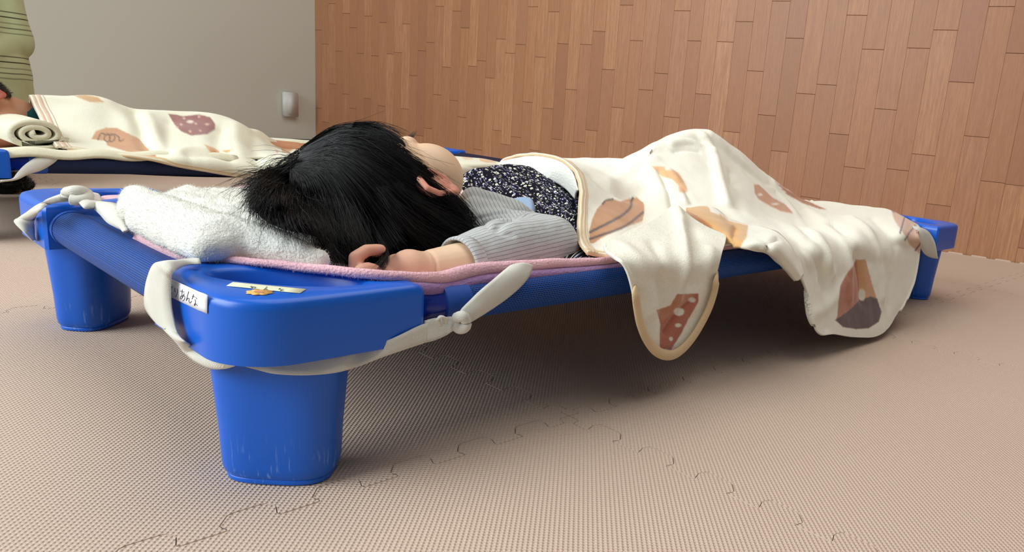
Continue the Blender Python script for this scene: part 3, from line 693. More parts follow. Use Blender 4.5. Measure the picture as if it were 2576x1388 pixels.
def strands_obj(name, P, rad, mat, parent, org):
    n, seg = P.shape[:2]; T = np.gradient(P, axis=1); T /= np.linalg.norm(T, axis=2, keepdims=True)+1e-12
    a = np.cross(T, np.array([0.31, 0.52, 0.79])); a /= np.linalg.norm(a, axis=2, keepdims=True)+1e-9; b = np.cross(T, a)
    rr = rad*np.linspace(1, 0.35, seg)[None, :, None]*(0.7+0.6*np.random.RandomState(5).rand(n, 1, 1))
    ring = np.stack([P+rr*(math.cos(t)*a+math.sin(t)*b) for t in (0, 2.0944, 4.18879)], 2)  # n,seg,3,3
    V = ring.reshape(-1, 3)-np.array(org)
    base = (np.arange(n)[:, None, None]*seg*3+np.arange(seg-1)[None, :, None]*3); k = np.arange(3)[None, None]
    A = base+k; B = base+(k+1) % 3; F = np.stack([A, A+3, B+3, B], -1).reshape(-1, 4)
    me = bpy.data.meshes.new(name); me.vertices.add(len(V)); me.vertices.foreach_set('co', V.astype(np.float32).ravel())
    me.loops.add(F.size); me.loops.foreach_set('vertex_index', F.ravel().astype(np.int32)); me.polygons.add(len(F))
    me.polygons.foreach_set('loop_start', np.arange(0, F.size, 4, dtype=np.int32)); me.update(calc_edges=True)
    me.polygons.foreach_set('use_smooth', np.ones(len(F), bool)); me.materials.append(mat); me.validate()
    o = link(bpy.data.objects.new(name, me), parent); o['kind'] = 'stuff'; return o
P = hair_mass('hair', GD, 9500, 12, .008, .0002, child, CH0)
# loose wisps: crown fuzz, strands lying over the towel, lock across the hand
r = np.random.RandomState(11); W = []
def wisps(n, curve, spread, grow=1.0):
    c = crom(np.array([p if len(p) == 3 and isinstance(p, np.ndarray) else (aty(*p) if len(p) == 3 else on_skull(p[0], p[1], .012)) for p in curve]), 4)
    t = np.linspace(0, 1, 12); idx = t*(len(c)-1); ia = np.clip(idx.astype(int), 0, len(c)-2); fr = (idx-ia)[:, None]; c = c[ia]*(1-fr)+c[ia+1]*fr
    a = r.normal(0, spread, (n, 1, 3)); b = r.normal(0, spread, (n, 1, 3)); tt = t[None, :, None]
    W.append(c[None]+a*(0.3+tt*grow)+b*np.sin(tt*5+r.rand(n, 1, 1)*6)*0.35)
wisps(50, [(700, 440), (660, 452, .20), (635, 462, .19), (610, 480, .19)], .004, 1.6)
wisps(50, [(690, 425), (655, 440, .22), (632, 455, .22), (612, 476, .23)], .004, 1.6)
wisps(40, [(740, 400), (690, 415, .23), (650, 442, .24)], .005, 1.3)
wisps(12, [(690, 520), (680, 545, .15), (685, 575, .145), (700, 605, .14)], .004, 1.8)
wisps(14, [(760, 560), (745, 590, .13), (740, 620, .12), (730, 650, .11)], .005, 2.2)
wisps(90, [(800, 560), (815, 600, .115), (825, 640, .10), (850, 680, .085)], .004, 1.5)
wisps(160, [(850, 540), (870, 600, .11), (900, 650, .10), (925, 680, .095)], .004, 1.2)
wisps(70, [(900, 520), (935, 570), (965, 620, .088), (972, 650, .072), (955, 676, .064)], .0018, .5)
wisps(60, [(930, 540), (955, 590), (968, 630, .086), (965, 660, .070), (940, 680, .062)], .0022, .6)
wisps(60, [(890, 313), (945, 314), (990, 335), (1010, 350)], .003, 1.2)
wisps(130, [(1000, 385), (1060, 425), (1120, 478, .145), (1170, 530, .13), (1190, 570, .12)], .0035, .8)
wisps(160, [(1040, 430), (1100, 480, .125), (1150, 520, .118), (1192, 578, .112)], .0045, .7)
wisps(260, [(1000, 470), (1060, 520, .12), (1120, 560, .115), (1180, 596, .115)], .006, .8)
wisps(300, [(960, 480), (1020, 550, .118), (1080, 600, .115), (1120, 630, .11)], .006, .8)
W = np.concatenate(W)
hair = strands_obj('hair', np.concatenate([P, W]), .00023, M['hair'], child, CH0)
# dark under-layer that follows the same guides, closer to the head
G = np.array([guide(g_, .002) for g_ in GD]); S = loft(G, 4, 5); o_ = S-HC; S = S-o_/np.linalg.norm(o_, axis=2, keepdims=True)*.006
hb = grid_obj('hair_under_layer', S-CH0, M['hairbase'], hair)
und = fuse('hair_under_layer', [('e', hp_(.006, 0, -.014), HR, (.076, .070, .066)), ('c', hp_(-.02, .03, -.035), (.27, .135, .135), .034, .022), ('c', hp_(.0, .03, -.045), (.21, .12, .130), .035, .016), ('c', (.22, .13, .135), (.275, .125, .135), .024, .02)], .003, M['hairbase'], None, smooth=4)
bm = bmesh.new(); bm.from_mesh(und.data)
def face_side(co):
    q = np.array(co)-HC; c, n_, f_ = q@hC, abs(q@hN), q@hF
    return f_ > .030 + .55*(c-.01)+0.0 and c < .055 and (f_ > 0.02 or c < -0.03) or (c < -.035 and n_ < .062 and f_ > -.01 and (q@hN) < .06)
bmesh.ops.delete(bm, geom=[v for v in bm.verts if face_side(v.co)], context='VERTS'); bm.to_mesh(und.data); bm.free()
to_local(und, CH0); und.parent = hair
# ------------------------------------------------------------------ cloth helpers
RX = np.array([1100, 1248, 1438, 1619, 1768, 1892, 1998, 2088, 2167, 2236, 2297, 2351]); RYL = np.array([712, 694, 673, 653, 636.4, 622.5, 610.8, 600.7, 591.9, 584.2, 577.4, 571.4])
def cot_pt(px, py, sil, yc, front=-.012, flare=0.0):
    rl = np.interp(px, RX, RYL)
    t = (rl-py)/(rl-sil)
    if t <= 0: return aty(px, py, front-flare*(-(rl-py))/200.0)
    return aty(px, py, front+(yc-front)*t**0.9)
def displace(S, feats, noise=((10, .003), (30, .0012)), seed=0.0, edge_lock=None):
    N = grid_normals(S); toc = CO-S; s = np.sign((N*toc).sum(2)); s = np.where(s == 0, 1, s)
    sm = np.sign(np.median(s)); N = N*sm; V = S.reshape(-1, 3); Q = proj(V); D = np.zeros(len(V)); tc = CO-V; tc /= np.linalg.norm(tc, axis=1, keepdims=True); pen = np.where((N.reshape(-1, 3)*tc).sum(1) > .12, 0, 1e6)
    for line, amp, w in feats:
        idx = np.array([V[np.argmin(((Q-p)**2).sum(1)+pen)] for p in crom(np.array(line, float), 7)]); ip = np.pad(idx, ((3, 3), (0, 0)), 'edge')
        idx = sum(ip[k:k+len(idx)] for k in range(7))/7.0
        d = seg_dist(V, idx); D += amp*np.exp(-(d/w)**2)
    for sc, am in noise: D += am*nz(V, sc, seed)
    V = V+N.reshape(-1, 3)*D[:, None]; return V.reshape(S.shape)
def paint(o, base, polys=(), lines=(), ells=(), attr='paint', V=None):
    V = coords(o) if V is None else V; Q = proj(V); C = np.tile(np.array(lin(base)[:3]), (len(V), 1))
    N = vnormals(o); fz = 0.9*nz(V, 260, 3.0)
    def put(sd, col, fe=1.6):
        nonlocal C
        k = (0.5-(sd+fz)/(2*fe)).clip(0, 1)[:, None]; C = C*(1-k)+np.array(lin(col)[:3])*k
    items = [('p',)+tuple(p) for p in polys]
    for it in list(polys): put(poly_sd(Q, it[0]), it[1])
    for pts, w, col in lines: put(seg_dist(Q, crom(np.array(pts, float), 5))-w/2, col)
    for (cx, cy), (rx, ry), col in ells: put((np.hypot((Q[:, 0]-cx)/rx, (Q[:, 1]-cy)/ry)-1)*min(rx, ry), col)
    mott = 1+0.07*nz(V, 55, 9.0); isb = np.linalg.norm(C-np.array(lin(base)[:3]), axis=1) > 0.05
    C = np.where(isb[:, None], C*mott[:, None], C); set_attr(o, attr, C.clip(0, 1))
def edge_strip(name, S, width, parent, mat, lift=.0022, n=9, span=None):
    """binding tape along the u=0 edge of the grid S; ridged by two stitch lines"""
    rows = []
    js = range(S.shape[1]) if span is None else range(*span)
    for j in js:
        c = S[:, j]; L = np.concatenate([[0], np.cumsum(np.linalg.norm(np.diff(c, axis=0), axis=1))]); t = np.linspace(0, width, n)
        rows.append(np.stack([np.interp(t, L, c[:, k]) for k in range(3)], -1))
    R = np.array(rows); N = grid_normals(R); toc = CO-R; N = N*np.sign(np.median((N*toc).sum(2)))
    prof = np.array([.0, .8, 1.0, .45, 1.0, 1.0, .45, .9, .1])[:n]*lift; R = R+N*prof[None, :, None]
    R[:, 0] = R[:, 0]-N[:, 0]*0.001
    return grid_obj(name, R, mat, parent, 0.0035, 0)
CREAM = (246, 243, 228)
def off_obj(o, org): o.data.transform(Matrix.Translation((-org[0], -org[1], -org[2]))); return o

# ------------------------------------------------------------------ pink pad and its straps
pad = thing('sleeping_pad', 'pink fleece pad with elastic straps lying on the nearest cot', 'pad', (0.6, 0.28, 0.13), 0, 'sleeping pads on the cots'); PD0 = (0.6, 0.28, 0.13)
nb = [atz(345, 584, .142), atz(450, 634, .142), atz(520, 650, .143), atz(600, 655, .146), atz(700, 665, .147), atz(900, 686, .148), aty(1050, 698, .020), aty(1120, 697, .022), aty(1200, 680, .024), aty(1300, 671, .024), aty(1400, 664, .024), aty(1500, 658, .022), np.array([.43, .022, .141]), np.array([.7, .024, .140]), np.array([1.0, .026, .140]), np.array([1.16, .05, .139])]
fb = [(.055, .47, .138), (.07, .52, .138), (.10, .52, .139), (.13, .51, .14), (.17, .50, .143), (.21, .49, .153), (.25, .50, .146), (.29, .51, .139), (.33, .53, .139), (.37, .545, .139), (.41, .545, .139), (.45, .545, .139), (.5, .545, .139), (.7, .545, .139), (1.0, .545, .139), (1.16, .50, .139)]
nbc = crom(np.array(nb), 8); fbc = crom(np.array(fb), 8); tv = np.linspace(0, 1, 30)
S = nbc[:, None]*(1-tv)[None, :, None]+fbc[:, None]*tv[None, :, None]
S[..., 2] -= (0.022*np.sin(np.pi*tv)**0.7)[None]; S += 0.0008*np.array([0, 0, 1])*nz(S.reshape(-1, 3), 30).reshape(S.shape[:2])[..., None]
o = off_obj(grid_obj('pad_sheet', S, M['pink'], None, .004, 0), PD0); o.parent = pad
r_ = np.interp(np.linspace(0, 1, len(nbc)), [0, .12, .25, .4, .5, .65, .8, 1], [.0020, .0022, .0028, .0042, .0060, .0052, .003, .003])
path = nbc+0.0007*np.stack([nz(nbc, 40, 2), nz(nbc, 40, 5), nz(nbc, 60, 8)], -1)
o = off_obj(tube_obj('edge_roll', path, r_, M['pink'], None, 14), PD0); o.parent = pad
fibres('pile', o, 14000, .0016, .00012, M['pink'], pad)
low = nbc[46:100]+np.array([0, -.0035, -.0075]); low[:, 1] = np.minimum(low[:, 1], .0185)
M['lilac'] = m_terry('shaded_lilac_fleece', (168, 130, 176), (140, 102, 150))  # pad's underside: the shade on it is put into the lilac colour
o = off_obj(tube_obj('pad_underside', low, .0048, M['lilac'], None, 12, 1.0), PD0); o.parent = pad; o['label'] = 'lilac underside of the pad with shade painted into its colour'
def ribbon(name, A, B, n=6, across=5, mat=None, parent=None, org=PD0, bulge=0.0, wav=0.0):
    A = crom(np.array(A, float), n); B = crom(np.array(B, float), n); k = min(len(A), len(B)); t = np.linspace(0, 1, across)
    S = A[:k, None]*(1-t)[None, :, None]+B[:k, None]*t[None, :, None]
    if bulge or wav:
        N = grid_normals(S); N = N*np.sign(np.median((N*(CO-S)).sum(2))); S = S+N*(bulge*np.sin(np.pi*t))[None, :, None]+N*(wav*np.sin(np.arange(k)*1.3))[:, None, None] if wav else S+N*(bulge*np.sin(np.pi*t))[None, :, None]
    o = grid_obj(name, S, mat or M['strap'], None, .0011, 0); off_obj(o, org); o.parent = parent; return o
F_ = -.0055
s1 = thing('strap_near', None, None) if False else None
# strap round the near bracket: over the edge and down the outer face
A = [atz(500, 652, .1475), atz(455, 655, .1475), atx(415, 657, F_), atx(388, 664, F_), atx(373, 695, F_), atx(365, 735, F_), atx(367, 775, F_), atx(392, 810, F_), atx(425, 836, F_), atz(466, 888, .092), atz(496, 912, .089), atz(528, 926, .088), atz(560, 926, .090), atz(590, 915, .095)]
B = [atz(505, 664, .1475), atz(470, 667, .1475), atx(437, 684, F_), atx(430, 700, F_), atx(428, 730, F_), atx(430, 765, F_), atx(436, 800, F_), atx(446, 835, F_), atx(466, 860, F_), atz(492, 871, .099), atz(518, 884, .0988), atz(545, 897, .0988), atz(570, 907, .0988), atz(592, 908, .0988)]
ribbon('elastic_strap', A, B, parent=pad, bulge=.002)
lowc = [(590, 912), (610, 920), (640, 928), (680, 938), (720, 942), (770, 943), (820, 940), (860, 934), (900, 922), (985, 890), (1050, 868), (1073, 860)]
A = [atz(x, y, .089) if x < 950 else aty(x, y, -.002) for x, y in lowc]; B = [p+np.array([.006, .006, .0105]) if i < 9 else p+np.array([0.001, .001, .014 if i > 9 else .011]) for i, p in enumerate(A)]
for i in range(9): B[i][2] = min(B[i][2], .0992)
ribbon('elastic_strap', A, B, parent=pad)
A = [aty(1068, 862, -.001), aty(1090, 857, .000), aty(1115, 847, -.001), aty(1140, 832, -.004), aty(1156, 822, -.005)]
B = [aty(1068, 806, .004), aty(1092, 800, .006), aty(1118, 797, .004), aty(1142, 796, -.002), aty(1153, 797, -.004)]
ribbon('elastic_strap', A, B, parent=pad, wav=.0006, across=7)
A = [aty(1153, 790, -.005), aty(1162, 775, -.005), aty(1185, 752, -.003), aty(1210, 728, -.002), aty(1240, 703, .000), aty(1262, 685, .004), aty(1284, 668, .012)]
B = [aty(1172, 815, -.005), aty(1195, 803, -.005), aty(1235, 778, -.003), aty(1275, 750, -.002), aty(1308, 722, .000), aty(1331, 694, .004), aty(1342, 668, .012)]
ribbon('elastic_strap', A, B, parent=pad, bulge=.003, across=9)
kn = [aty(1148, 800, -.006), aty(1163, 795, -.012), aty(1172, 808, -.012), aty(1170, 822, -.012), aty(1156, 826, -.009), aty(1144, 815, -.006)]
o = off_obj(tube_obj('strap_knot', crom(np.array(kn), 6), .0042, M['strap'], None, 10), PD0); o.parent = pad
kn = [aty(1108, 818, -.006), aty(1101, 806, -.008), aty(1108, 797, -.009), aty(1118, 800, -.009), aty(1120, 812, -.006)]
o = off_obj(tube_obj('strap_loop', crom(np.array(kn), 6), .0020, M['strap'], None, 8, .6), PD0); o.parent = pad
# tied strap on the left bracket
ZT = .1475
A = [atx(82, 606, -.006), atx(60, 583, -.012), atx(36, 560, -.016), atx(45, 548, -.012), atx(72, 532, -.008), atz(100, 512, .149), atz(130, 497, .1515), atz(165, 486, .153), atz(196, 484, .154)]
B = [atx(86, 606, -.0015), atx(86, 585, -.0015), atx(86, 560, -.0015), atx(90, 545, -.0015), atz(100, 530, .148), atz(122, 514, .1475), atz(155, 508, .148), atz(185, 505, .149), atz(205, 506, .150)]
ribbon('elastic_strap', A, B, parent=pad, bulge=.002)
kn = [atz(168, 497, .152), atz(172, 484, .157), atz(192, 480, .160), atz(212, 484, .158), atz(216, 497, .154), atz(200, 503, .152), atz(180, 502, .152)]
o = off_obj(tube_obj('strap_knot', crom(np.array(kn), 6), .0065, M['strap'], None, 12, .8), PD0); o.parent = pad
A = [atz(200, 481, .158), atz(222, 482, .156), atz(248, 488, .151)]; B = [atz(205, 503, .152), atz(228, 508, .150), atz(257, 511, .148)]
ribbon('elastic_strap', A, B, parent=pad, bulge=.001)
A = [atz(200, 484, .157), atz(215, 495, .154), atz(240, 505, .151), atz(265, 508, .152), atz(290, 512, .153), atz(306, 530, .151), atz(314, 556, .147), atz(322, 580, .144)]
B = [atz(180, 490, .155), atz(195, 506, .151), atz(212, 524, .147), atz(235, 526, .145), atz(252, 540, .143), atz(270, 560, .142), atz(292, 572, .1415), atz(318, 584, .141)]
ribbon('elastic_strap', A, B, parent=pad, bulge=.003)
A = [aty(2296, 568, .012), aty(2315, 572, .002), aty(2335, 582, -.004), aty(2350, 606, -.006), aty(2356, 632, -.004), aty(2358, 648, .0)]
B = [aty(2298, 583, .008), aty(2308, 600, .000), aty(2314, 620, -.004), aty(2325, 638, -.006), aty(2340, 647, -.004), aty(2356, 650, .0)]
ribbon('elastic_strap', A, B, parent=pad, bulge=.002)

# ------------------------------------------------------------------ folded terry towel under the head
tw0 = (.18, .3, .14); towel = thing('folded_towel', 'folded white terry towel serving as a pillow under the long-haired child', 'towel', tw0)
pr = []
b0, b1 = atz(358, 553, .152), atz(515, 622, .154); b2, b3 = atz(612, 620, .153), atz(805, 652, .149); pr += [('c', b0, b1, .0130, .0125), ('c', b1, b2, .0120, .0105), ('c', b2, b3, .0105, .0090)]
u0, u1 = atz(345, 503, .160), atz(518, 578, .162); u2, u3 = atz(610, 592, .160), atz(720, 618, .156); pr += [('c', u1, u2, .013, .013), ('c', u2, u3, .013, .012), ('c', (b1+u1)/2, (b2+u2)/2, .012, .012), ('c', (b2+u2)/2, (b3+u3)/2, .012, .011)]; pr += [('c', u0, u1, .0140, .0130), ('c', (b0+u0)/2+[-.004, .006, 0], (b1+u1)/2+[-.002, 0, 0], .012, .011), ('c', (b0+u0)/2+[.012, 0, 0], (b1+u1)/2+[.012, 0, 0], .016, .016)]
for k, x in enumerate(np.arange(.085, .30, .016)):
    yn = np.interp(x, [.08, .10, .125, .14, .16, .3], [.225, .190, .155, .155, .205, .23]); yf = np.interp(x, [.08, .10, .3], [.360, .395, .42]); lowr = x > .135
    pr.append(('c', (x, yn, .150 if lowr else .153), (x, yf, .149), .0135 if lowr else .016, .0135))
    if not lowr: pr.append(('c', (x, yn+.05, .158), (x, yf-.02, .153), .013, .0135))
pr += [('c', P3(475, 484, .37), P3(502, 500, .34), .0085, .0075), ('c', P3(580, 522, .29), P3(625, 538, .265), .0085, .0075),
       ('c', P3(690, 612, .175), P3(770, 635, .145), .012, .011)]
tb = fuse('towel_body', pr, .0028, M['towel'], None, smooth=14, fac=.6)
V = coords(tb); N = vnormals(tb); V = V+N*(0.0022*nz(V, 28, 1)+.0010*nz(V, 85, 4)+.0006*nz(V, 260, 4))[:, None]; set_coords(tb, V); off_obj(tb, tw0); tb.parent = towel
fibres('terry_pile', tb, 60000, .0024, .00016, M['towel'], towel, seed=4)

# ------------------------------------------------------------------ clothes of the long-haired child
def grid_from(cols, yfun, nu=10, nv=10): return loft(np.array([[p if isinstance(p, np.ndarray) else aty(*p) for p in c] for c in cols]), nu, nv)
DC = [
 [(1160, 452, .33), (1150, 450, .26), (1153, 458, .245), (1158, 466, .23), (1163, 476, .215), (1172, 500, .20), (1190, 540, .19)],
 [(1190, 452, .34), (1178, 434, .275), (1186, 445, .25), (1196, 462, .23), (1208, 482, .21), (1216, 510, .20), (1230, 560, .185)],
 [(1220, 440, .36), (1212, 422, .285), (1220, 440, .255), (1230, 464, .23), (1242, 490, .205), (1255, 520, .19), (1270, 570, .17)],
 [(1290, 440, .37), (1268, 415, .30), (1278, 440, .26), (1290, 470, .225), (1302, 500, .195), (1315, 540, .17), (1330, 590, .15)],
 [(1360, 440, .38), (1328, 418, .31), (1338, 445, .27), (1350, 485, .22), (1362, 525, .18), (1378, 570, .145), (1395, 620, .11)],
 [(1420, 460, .38), (1380, 436, .30), (1388, 465, .25), (1398, 510, .20), (1408, 555, .155), (1418, 600, .11), (1425, 655, .060)],
 [(1480, 480, .38), (1440, 458, .28), (1442, 490, .23), (1446, 530, .18), (1450, 575, .13), (1452, 615, .09), (1452, 650, .055)],
 [(1560, 480, .38), (1510, 462, .27), (1510, 495, .22), (1508, 540, .17), (1505, 585, .12), (1500, 620, .085), (1495, 648, .055)]]
S = grid_from(DC, None, 14, 14)
S = displace(S, [([(1185, 440), (1192, 470), (1200, 500)], -.0035, .004), ([(1170, 440), (1175, 470)], .002, .003), ([(1215, 430), (1290, 480), (1400, 590)], .0022, .006), ([(1260, 440), (1340, 480), (1420, 560)], -.0022, .006), ([(1350, 440), (1420, 500), (1440, 560)], .002, .006), ([(1380, 540), (1405, 620)], -.002, .005)], ((18, .0028), (45, .0012)))
ru = np.cumsum(np.concatenate([np.zeros((1, S.shape[1])), np.linalg.norm(np.diff(S, axis=0), axis=2)]), axis=0); rv = np.cumsum(np.concatenate([np.zeros((S.shape[0], 1)), np.linalg.norm(np.diff(S, axis=1), axis=2)], 1), axis=1)
o = grid_obj('floral_top', S-CH0, M['floral'], child, .0015, 0); set_attr(o, 'ru', ru.ravel()); set_attr(o, 'rv', rv.ravel())
S = grid_from([[(1290, 500, .19), (1295, 515, .182), (1300, 530, .175)], [(1315, 496, .185), (1320, 515, .175), (1325, 535, .165)], [(1336, 500, .18), (1338, 520, .168), (1338, 545, .158)], [(1345, 520, .172), (1345, 535, .165), (1344, 550, .158)]], None, 6, 6)
grid_obj('pale_lining', S-CH0+(CO-S)*0.006, M['denim'], child, .001, 0)
el = P3(1388, 612, .095); cu = P3(1152, 667, .076)
kp = [('c', P3(1196, 508, .185), P3(1290, 548, .165), .0165, .020), ('c', P3(1200, 545, .165), P3(1250, 560, .155), .020, .022), ('c', P3(1290, 548, .165), P3(1320, 560, .16), .020, .017), ('c', P3(1235, 585, .145), el, .026, .0285), ('c', P3(1310, 600, .115), el, .0285, .0275), ('c', el, P3(1270, 628, .088), .0275, .0290), ('c', P3(1270, 628, .088), cu, .0290, .0238),
      ('c', P3(1185, 560, .16), P3(1230, 600, .14), .018, .022)]
cd_ = fuse('cardigan', kp, .0019, M['knit'], None, smooth=9, cut=None)
V = coords(cd_); N = vnormals(cd_); ax = (cu-el)/np.linalg.norm(cu-el)
# open the cuff: flatten the cap at the wrist end
t = (V-cu)@ax; V = V-np.where(t > 0, t, 0)[:, None]*ax
rad = V-cu-((V-cu)@ax)[:, None]*ax; rr = np.linalg.norm(rad, axis=1); capm = (t > .001) & (rr < .0215); V = V-capm[:, None]*ax*.010
rel = V-el; al = rel@ax; e_a = np.cross(ax, (0, 0, 1)); e_a /= np.linalg.norm(e_a); e_b = np.cross(ax, e_a); perp = rel-al[:, None]*ax
ang = np.arctan2(perp@e_b, perp@e_a)*.026
sh = P3(1250, 560, .155); wsh = 1/(1+np.exp(-((proj(V)[:, 1] < 0)*0+(np.interp(proj(V)[:, 0], [1130, 1200, 1290, 1350, 1420], [500, 560, 552, 520, 500])-proj(V)[:, 1])*0.4)))
rib = np.where(wsh > .5, (V@np.array([.75, -.5, .45])), ang); V = V+N*(.0016*nz(V, 32, 2)+.0006*nz(V, 90, 2))[:, None]
for line, am, w in (([(1200, 548), (1260, 535), (1330, 527)], -.0022, .0022), ([(1250, 575), (1262, 560), (1290, 545)], -.003, .004), ([(1205, 545), (1240, 580), (1290, 590)], -.0015, .003)):
    Q = proj(V); idx = [V[np.argmin(((Q-p)**2).sum(1)+((V-CO)@CF)*3000)] for p in crom(np.array(line, float), 5)]; d = seg_dist(V, np.array(idx)); V = V+N*(am*np.exp(-(d/w)**2))[:, None]
set_coords(cd_, V); set_attr(cd_, 'rib', rib); off_obj(cd_, CH0); cd_.parent = child
R1 = tube_grid([cu-ax*.012, cu-ax*.006, cu-ax*.001, cu+ax*.0010], [.0240, .0243, .0243, .0225], 40)
o = mesh_obj('cuff', R1.reshape(-1, 3)-CH0, grid_faces(4, 40, wrapv=True), M['knit'], child); set_attr(o, 'rib', np.tile(np.abs(np.arange(40)-20)*.0038, 4)); add_solid(o, .0015, 0)

# ------------------------------------------------------------------ printed blanket on the near cot
bl0 = (.8, .2, .15); bl = thing('fleece_blanket', 'cream fleece blanket printed with breads, covering the child in front and spilling to the floor', 'blanket', bl0, 0, 'printed fleece blankets')
BC_ = [  # (silhouette crest depth, points from crest to hem)
 (.27, [(1590, 402), (1590, 430), (1600, 470), (1610, 530), (1610, 585), (1602, 625), (1600, 648), (1600, 650), (1600, 652)]),
 (.27, [(1660, 358), (1650, 395), (1665, 450), (1690, 520), (1690, 575), (1690, 615), (1690, 638), (1690, 642), (1690, 645)]),
 (.26, [(1765, 333), (1770, 370), (1778, 430), (1795, 505), (1800, 550), (1798, 590), (1795, 615), (1795, 622), (1795, 628)]),
 (.25, [(1850, 382), (1850, 425), (1860, 480), (1868, 535), (1872, 570), (1872, 595), (1870, 612), (1868, 618), (1866, 620)]),
 (.24, [(1935, 450), (1935, 480), (1940, 520), (1948, 560), (1955, 590), (1962, 615), (1965, 635), (1964, 648), (1960, 652)]),
 (.22, [(2015, 504), (2015, 525), (2015, 560), (2018, 600), (2022, 635), (2024, 665), (2022, 690), (2020, 700), (2016, 705)]),
 (.20, [(2075, 508), (2072, 530), (2062, 570), (2054, 620), (2046, 670), (2040, 710), (2034, 750), (2040, 800), (2052, 832)]),
 (.17, [(2125, 514), (2118, 540), (2105, 585), (2100, 640), (2095, 700), (2092, 750), (2090, 790), (2092, 825), (2098, 841)]),
 (.14, [(2175, 520), (2165, 555), (2155, 600), (2150, 655), (2148, 710), (2147, 760), (2146, 800), (2147, 832), (2150, 848)]),
 (.12, [(2225, 528), (2218, 570), (2212, 620), (2208, 670), (2206, 720), (2204, 765), (2202, 800), (2200, 828), (2198, 846)]),
 (.10, [(2258, 540), (2262, 580), (2264, 625), (2262, 670), (2258, 715), (2252, 755), (2246, 785), (2240, 805), (2233, 822)]),
 (.08, [(2284, 556), (2296, 590), (2300, 625), (2298, 662), (2290, 705), (2280, 735), (2270, 760), (2262, 775), (2254, 790)]),
 (.07, [(2296, 566), (2308, 592), (2313, 622), (2309, 655), (2300, 692), (2292, 718), (2284, 740), (2276, 757), (2266, 774)])]
hemA = [(1265, 407, .42), (1335, 393, .335), (1400, 400, .265), (1442, 428, .21), (1456, 480, .16), (1454, 535, .12), (1455, 590, .080), (1462, 620, .060), (1476, 640, .046)]
colB = [(1360, 400, .44), (1430, 408, .34), (1480, 424, .27), (1520, 455, .21), (1528, 500, .165), (1522, 545, .12), (1515, 590, .078), (1512, 625, .055), (1512, 646, .042)]
G = []
def back_rows(p): return [p+np.array([.05, .24-.3*max(0, p[1]-.2), 0])*np.array([1, 1, 0])+np.array([0, 0, .142-p[2]]), p+np.array([.02, .07, -.028])]
for c in (hemA, colB):
    q = [aty(*p) for p in c]; G.append([q[0]+np.array([.03, .05, -.06]), q[0]+np.array([.01, .02, -.02])]+q)
for yc, pts in BC_:
    q = [cot_pt(px, py, pts[0][1], yc, front=(.012 if px < 1830 else -.010), flare=.03) for px, py in pts]; q[0] = aty(pts[0][0], pts[0][1], yc)
    b = back_rows(q[0]); b[0][1] = min(b[0][1], .52); G.append(b+q)
q = [p+np.array([.006, .02, -.001]) for p in G[-1]]; G.append(q)
S = loft(np.array(G), 56, 16)
FE = [([(1762, 345), (1795, 395), (1806, 460), (1826, 530)], .0075, .0085), ([(1835, 430), (1842, 480), (1848, 530)], -.005, .009), ([(1685, 366), (1715, 360), (1752, 366), (1790, 390)], .004, .006), ([(1690, 384), (1725, 379), (1760, 384)], -.003, .005),
      ([(1772, 336), (1870, 420), (1960, 510), (2040, 600), (2090, 700)], .0055, .009), ([(1900, 448), (1990, 545), (2050, 640), (2075, 740)], -.0045, .009), ([(1930, 455), (2050, 545), (2120, 640), (2130, 760)], .0045, .010), ([(2085, 560), (2150, 640), (2165, 760)], -.006, .010),
      ([(2130, 540), (2200, 640), (2215, 760)], .0055, .010), ([(2190, 540), (2240, 640), (2235, 780)], -.0035, .010), ([(1480, 440), (1560, 498), (1640, 470)], -.006, .014), ([(1655, 430), (1680, 480), (1692, 530)], -.0045, .0045), ([(1675, 425), (1710, 470), (1722, 520)], .003, .005), ([(1700, 460), (1740, 520)], -.003, .005),
      ([(2040, 790), (2080, 770), (2120, 700)], .003, .008), ([(2060, 700), (2070, 780), (2075, 830)], -.003, .008), ([(1520, 470), (1600, 420), (1650, 400)], .003, .010)]
S = displace(S, FE, ((9, .0035), (24, .0018), (60, .0006)), 2.0)
sh_ = grid_obj('blanket_sheet', S, M['fleece'], None, .0032, -1)
BR = (206, 150, 104); DK = (98, 78, 76); WH = (240, 236, 222)
P_ = [([(1479, 617), (1479, 586), (1487, 557), (1499, 531), (1515, 513), (1536, 505), (1557, 512), (1580, 505), (1601, 501), (1619, 516), (1620, 536), (1614, 562), (1582, 573), (1541, 591), (1505, 609), (1489, 619)], BR),
      ([(1638, 423), (1672, 424), (1677, 432), (1690, 432), (1705, 440), (1718, 460), (1727, 478), (1727, 488), (1708, 490), (1705, 470), (1690, 455), (1670, 450), (1650, 435)], (236, 184, 136)),
      ([(1893, 467), (1905, 468), (1940, 500), (1975, 520), (1995, 542), (1960, 535), (1930, 520), (1905, 505), (1895, 490)], (208, 146, 106)),
      ([(1946, 458), (1975, 478), (2022, 506), (2080, 532), (2060, 530), (2015, 514), (1978, 492)], (186, 120, 84)),
      ([(2237, 525), (2262, 533), (2300, 558), (2318, 600), (2312, 642), (2290, 620), (2270, 592), (2250, 560)], (214, 172, 142)),
      ([(2150, 652), (2172, 650), (2182, 690), (2195, 735), (2207, 775), (2212, 785), (2205, 810), (2180, 825), (2150, 828), (2115, 822), (2095, 805), (2105, 790), (2103, 760), (2110, 720), (2125, 690), (2140, 670)], (212, 160, 116)),
      ([(2150, 652), (2155, 700), (2157, 757), (2130, 780), (2100, 800), (2103, 760), (2110, 720), (2125, 690), (2140, 670)], (188, 122, 98)),
      ([(2095, 805), (2130, 780), (2155, 757), (2185, 745), (2202, 752), (2212, 785), (2205, 810), (2180, 825), (2150, 828), (2115, 822)], (94, 72, 70))]
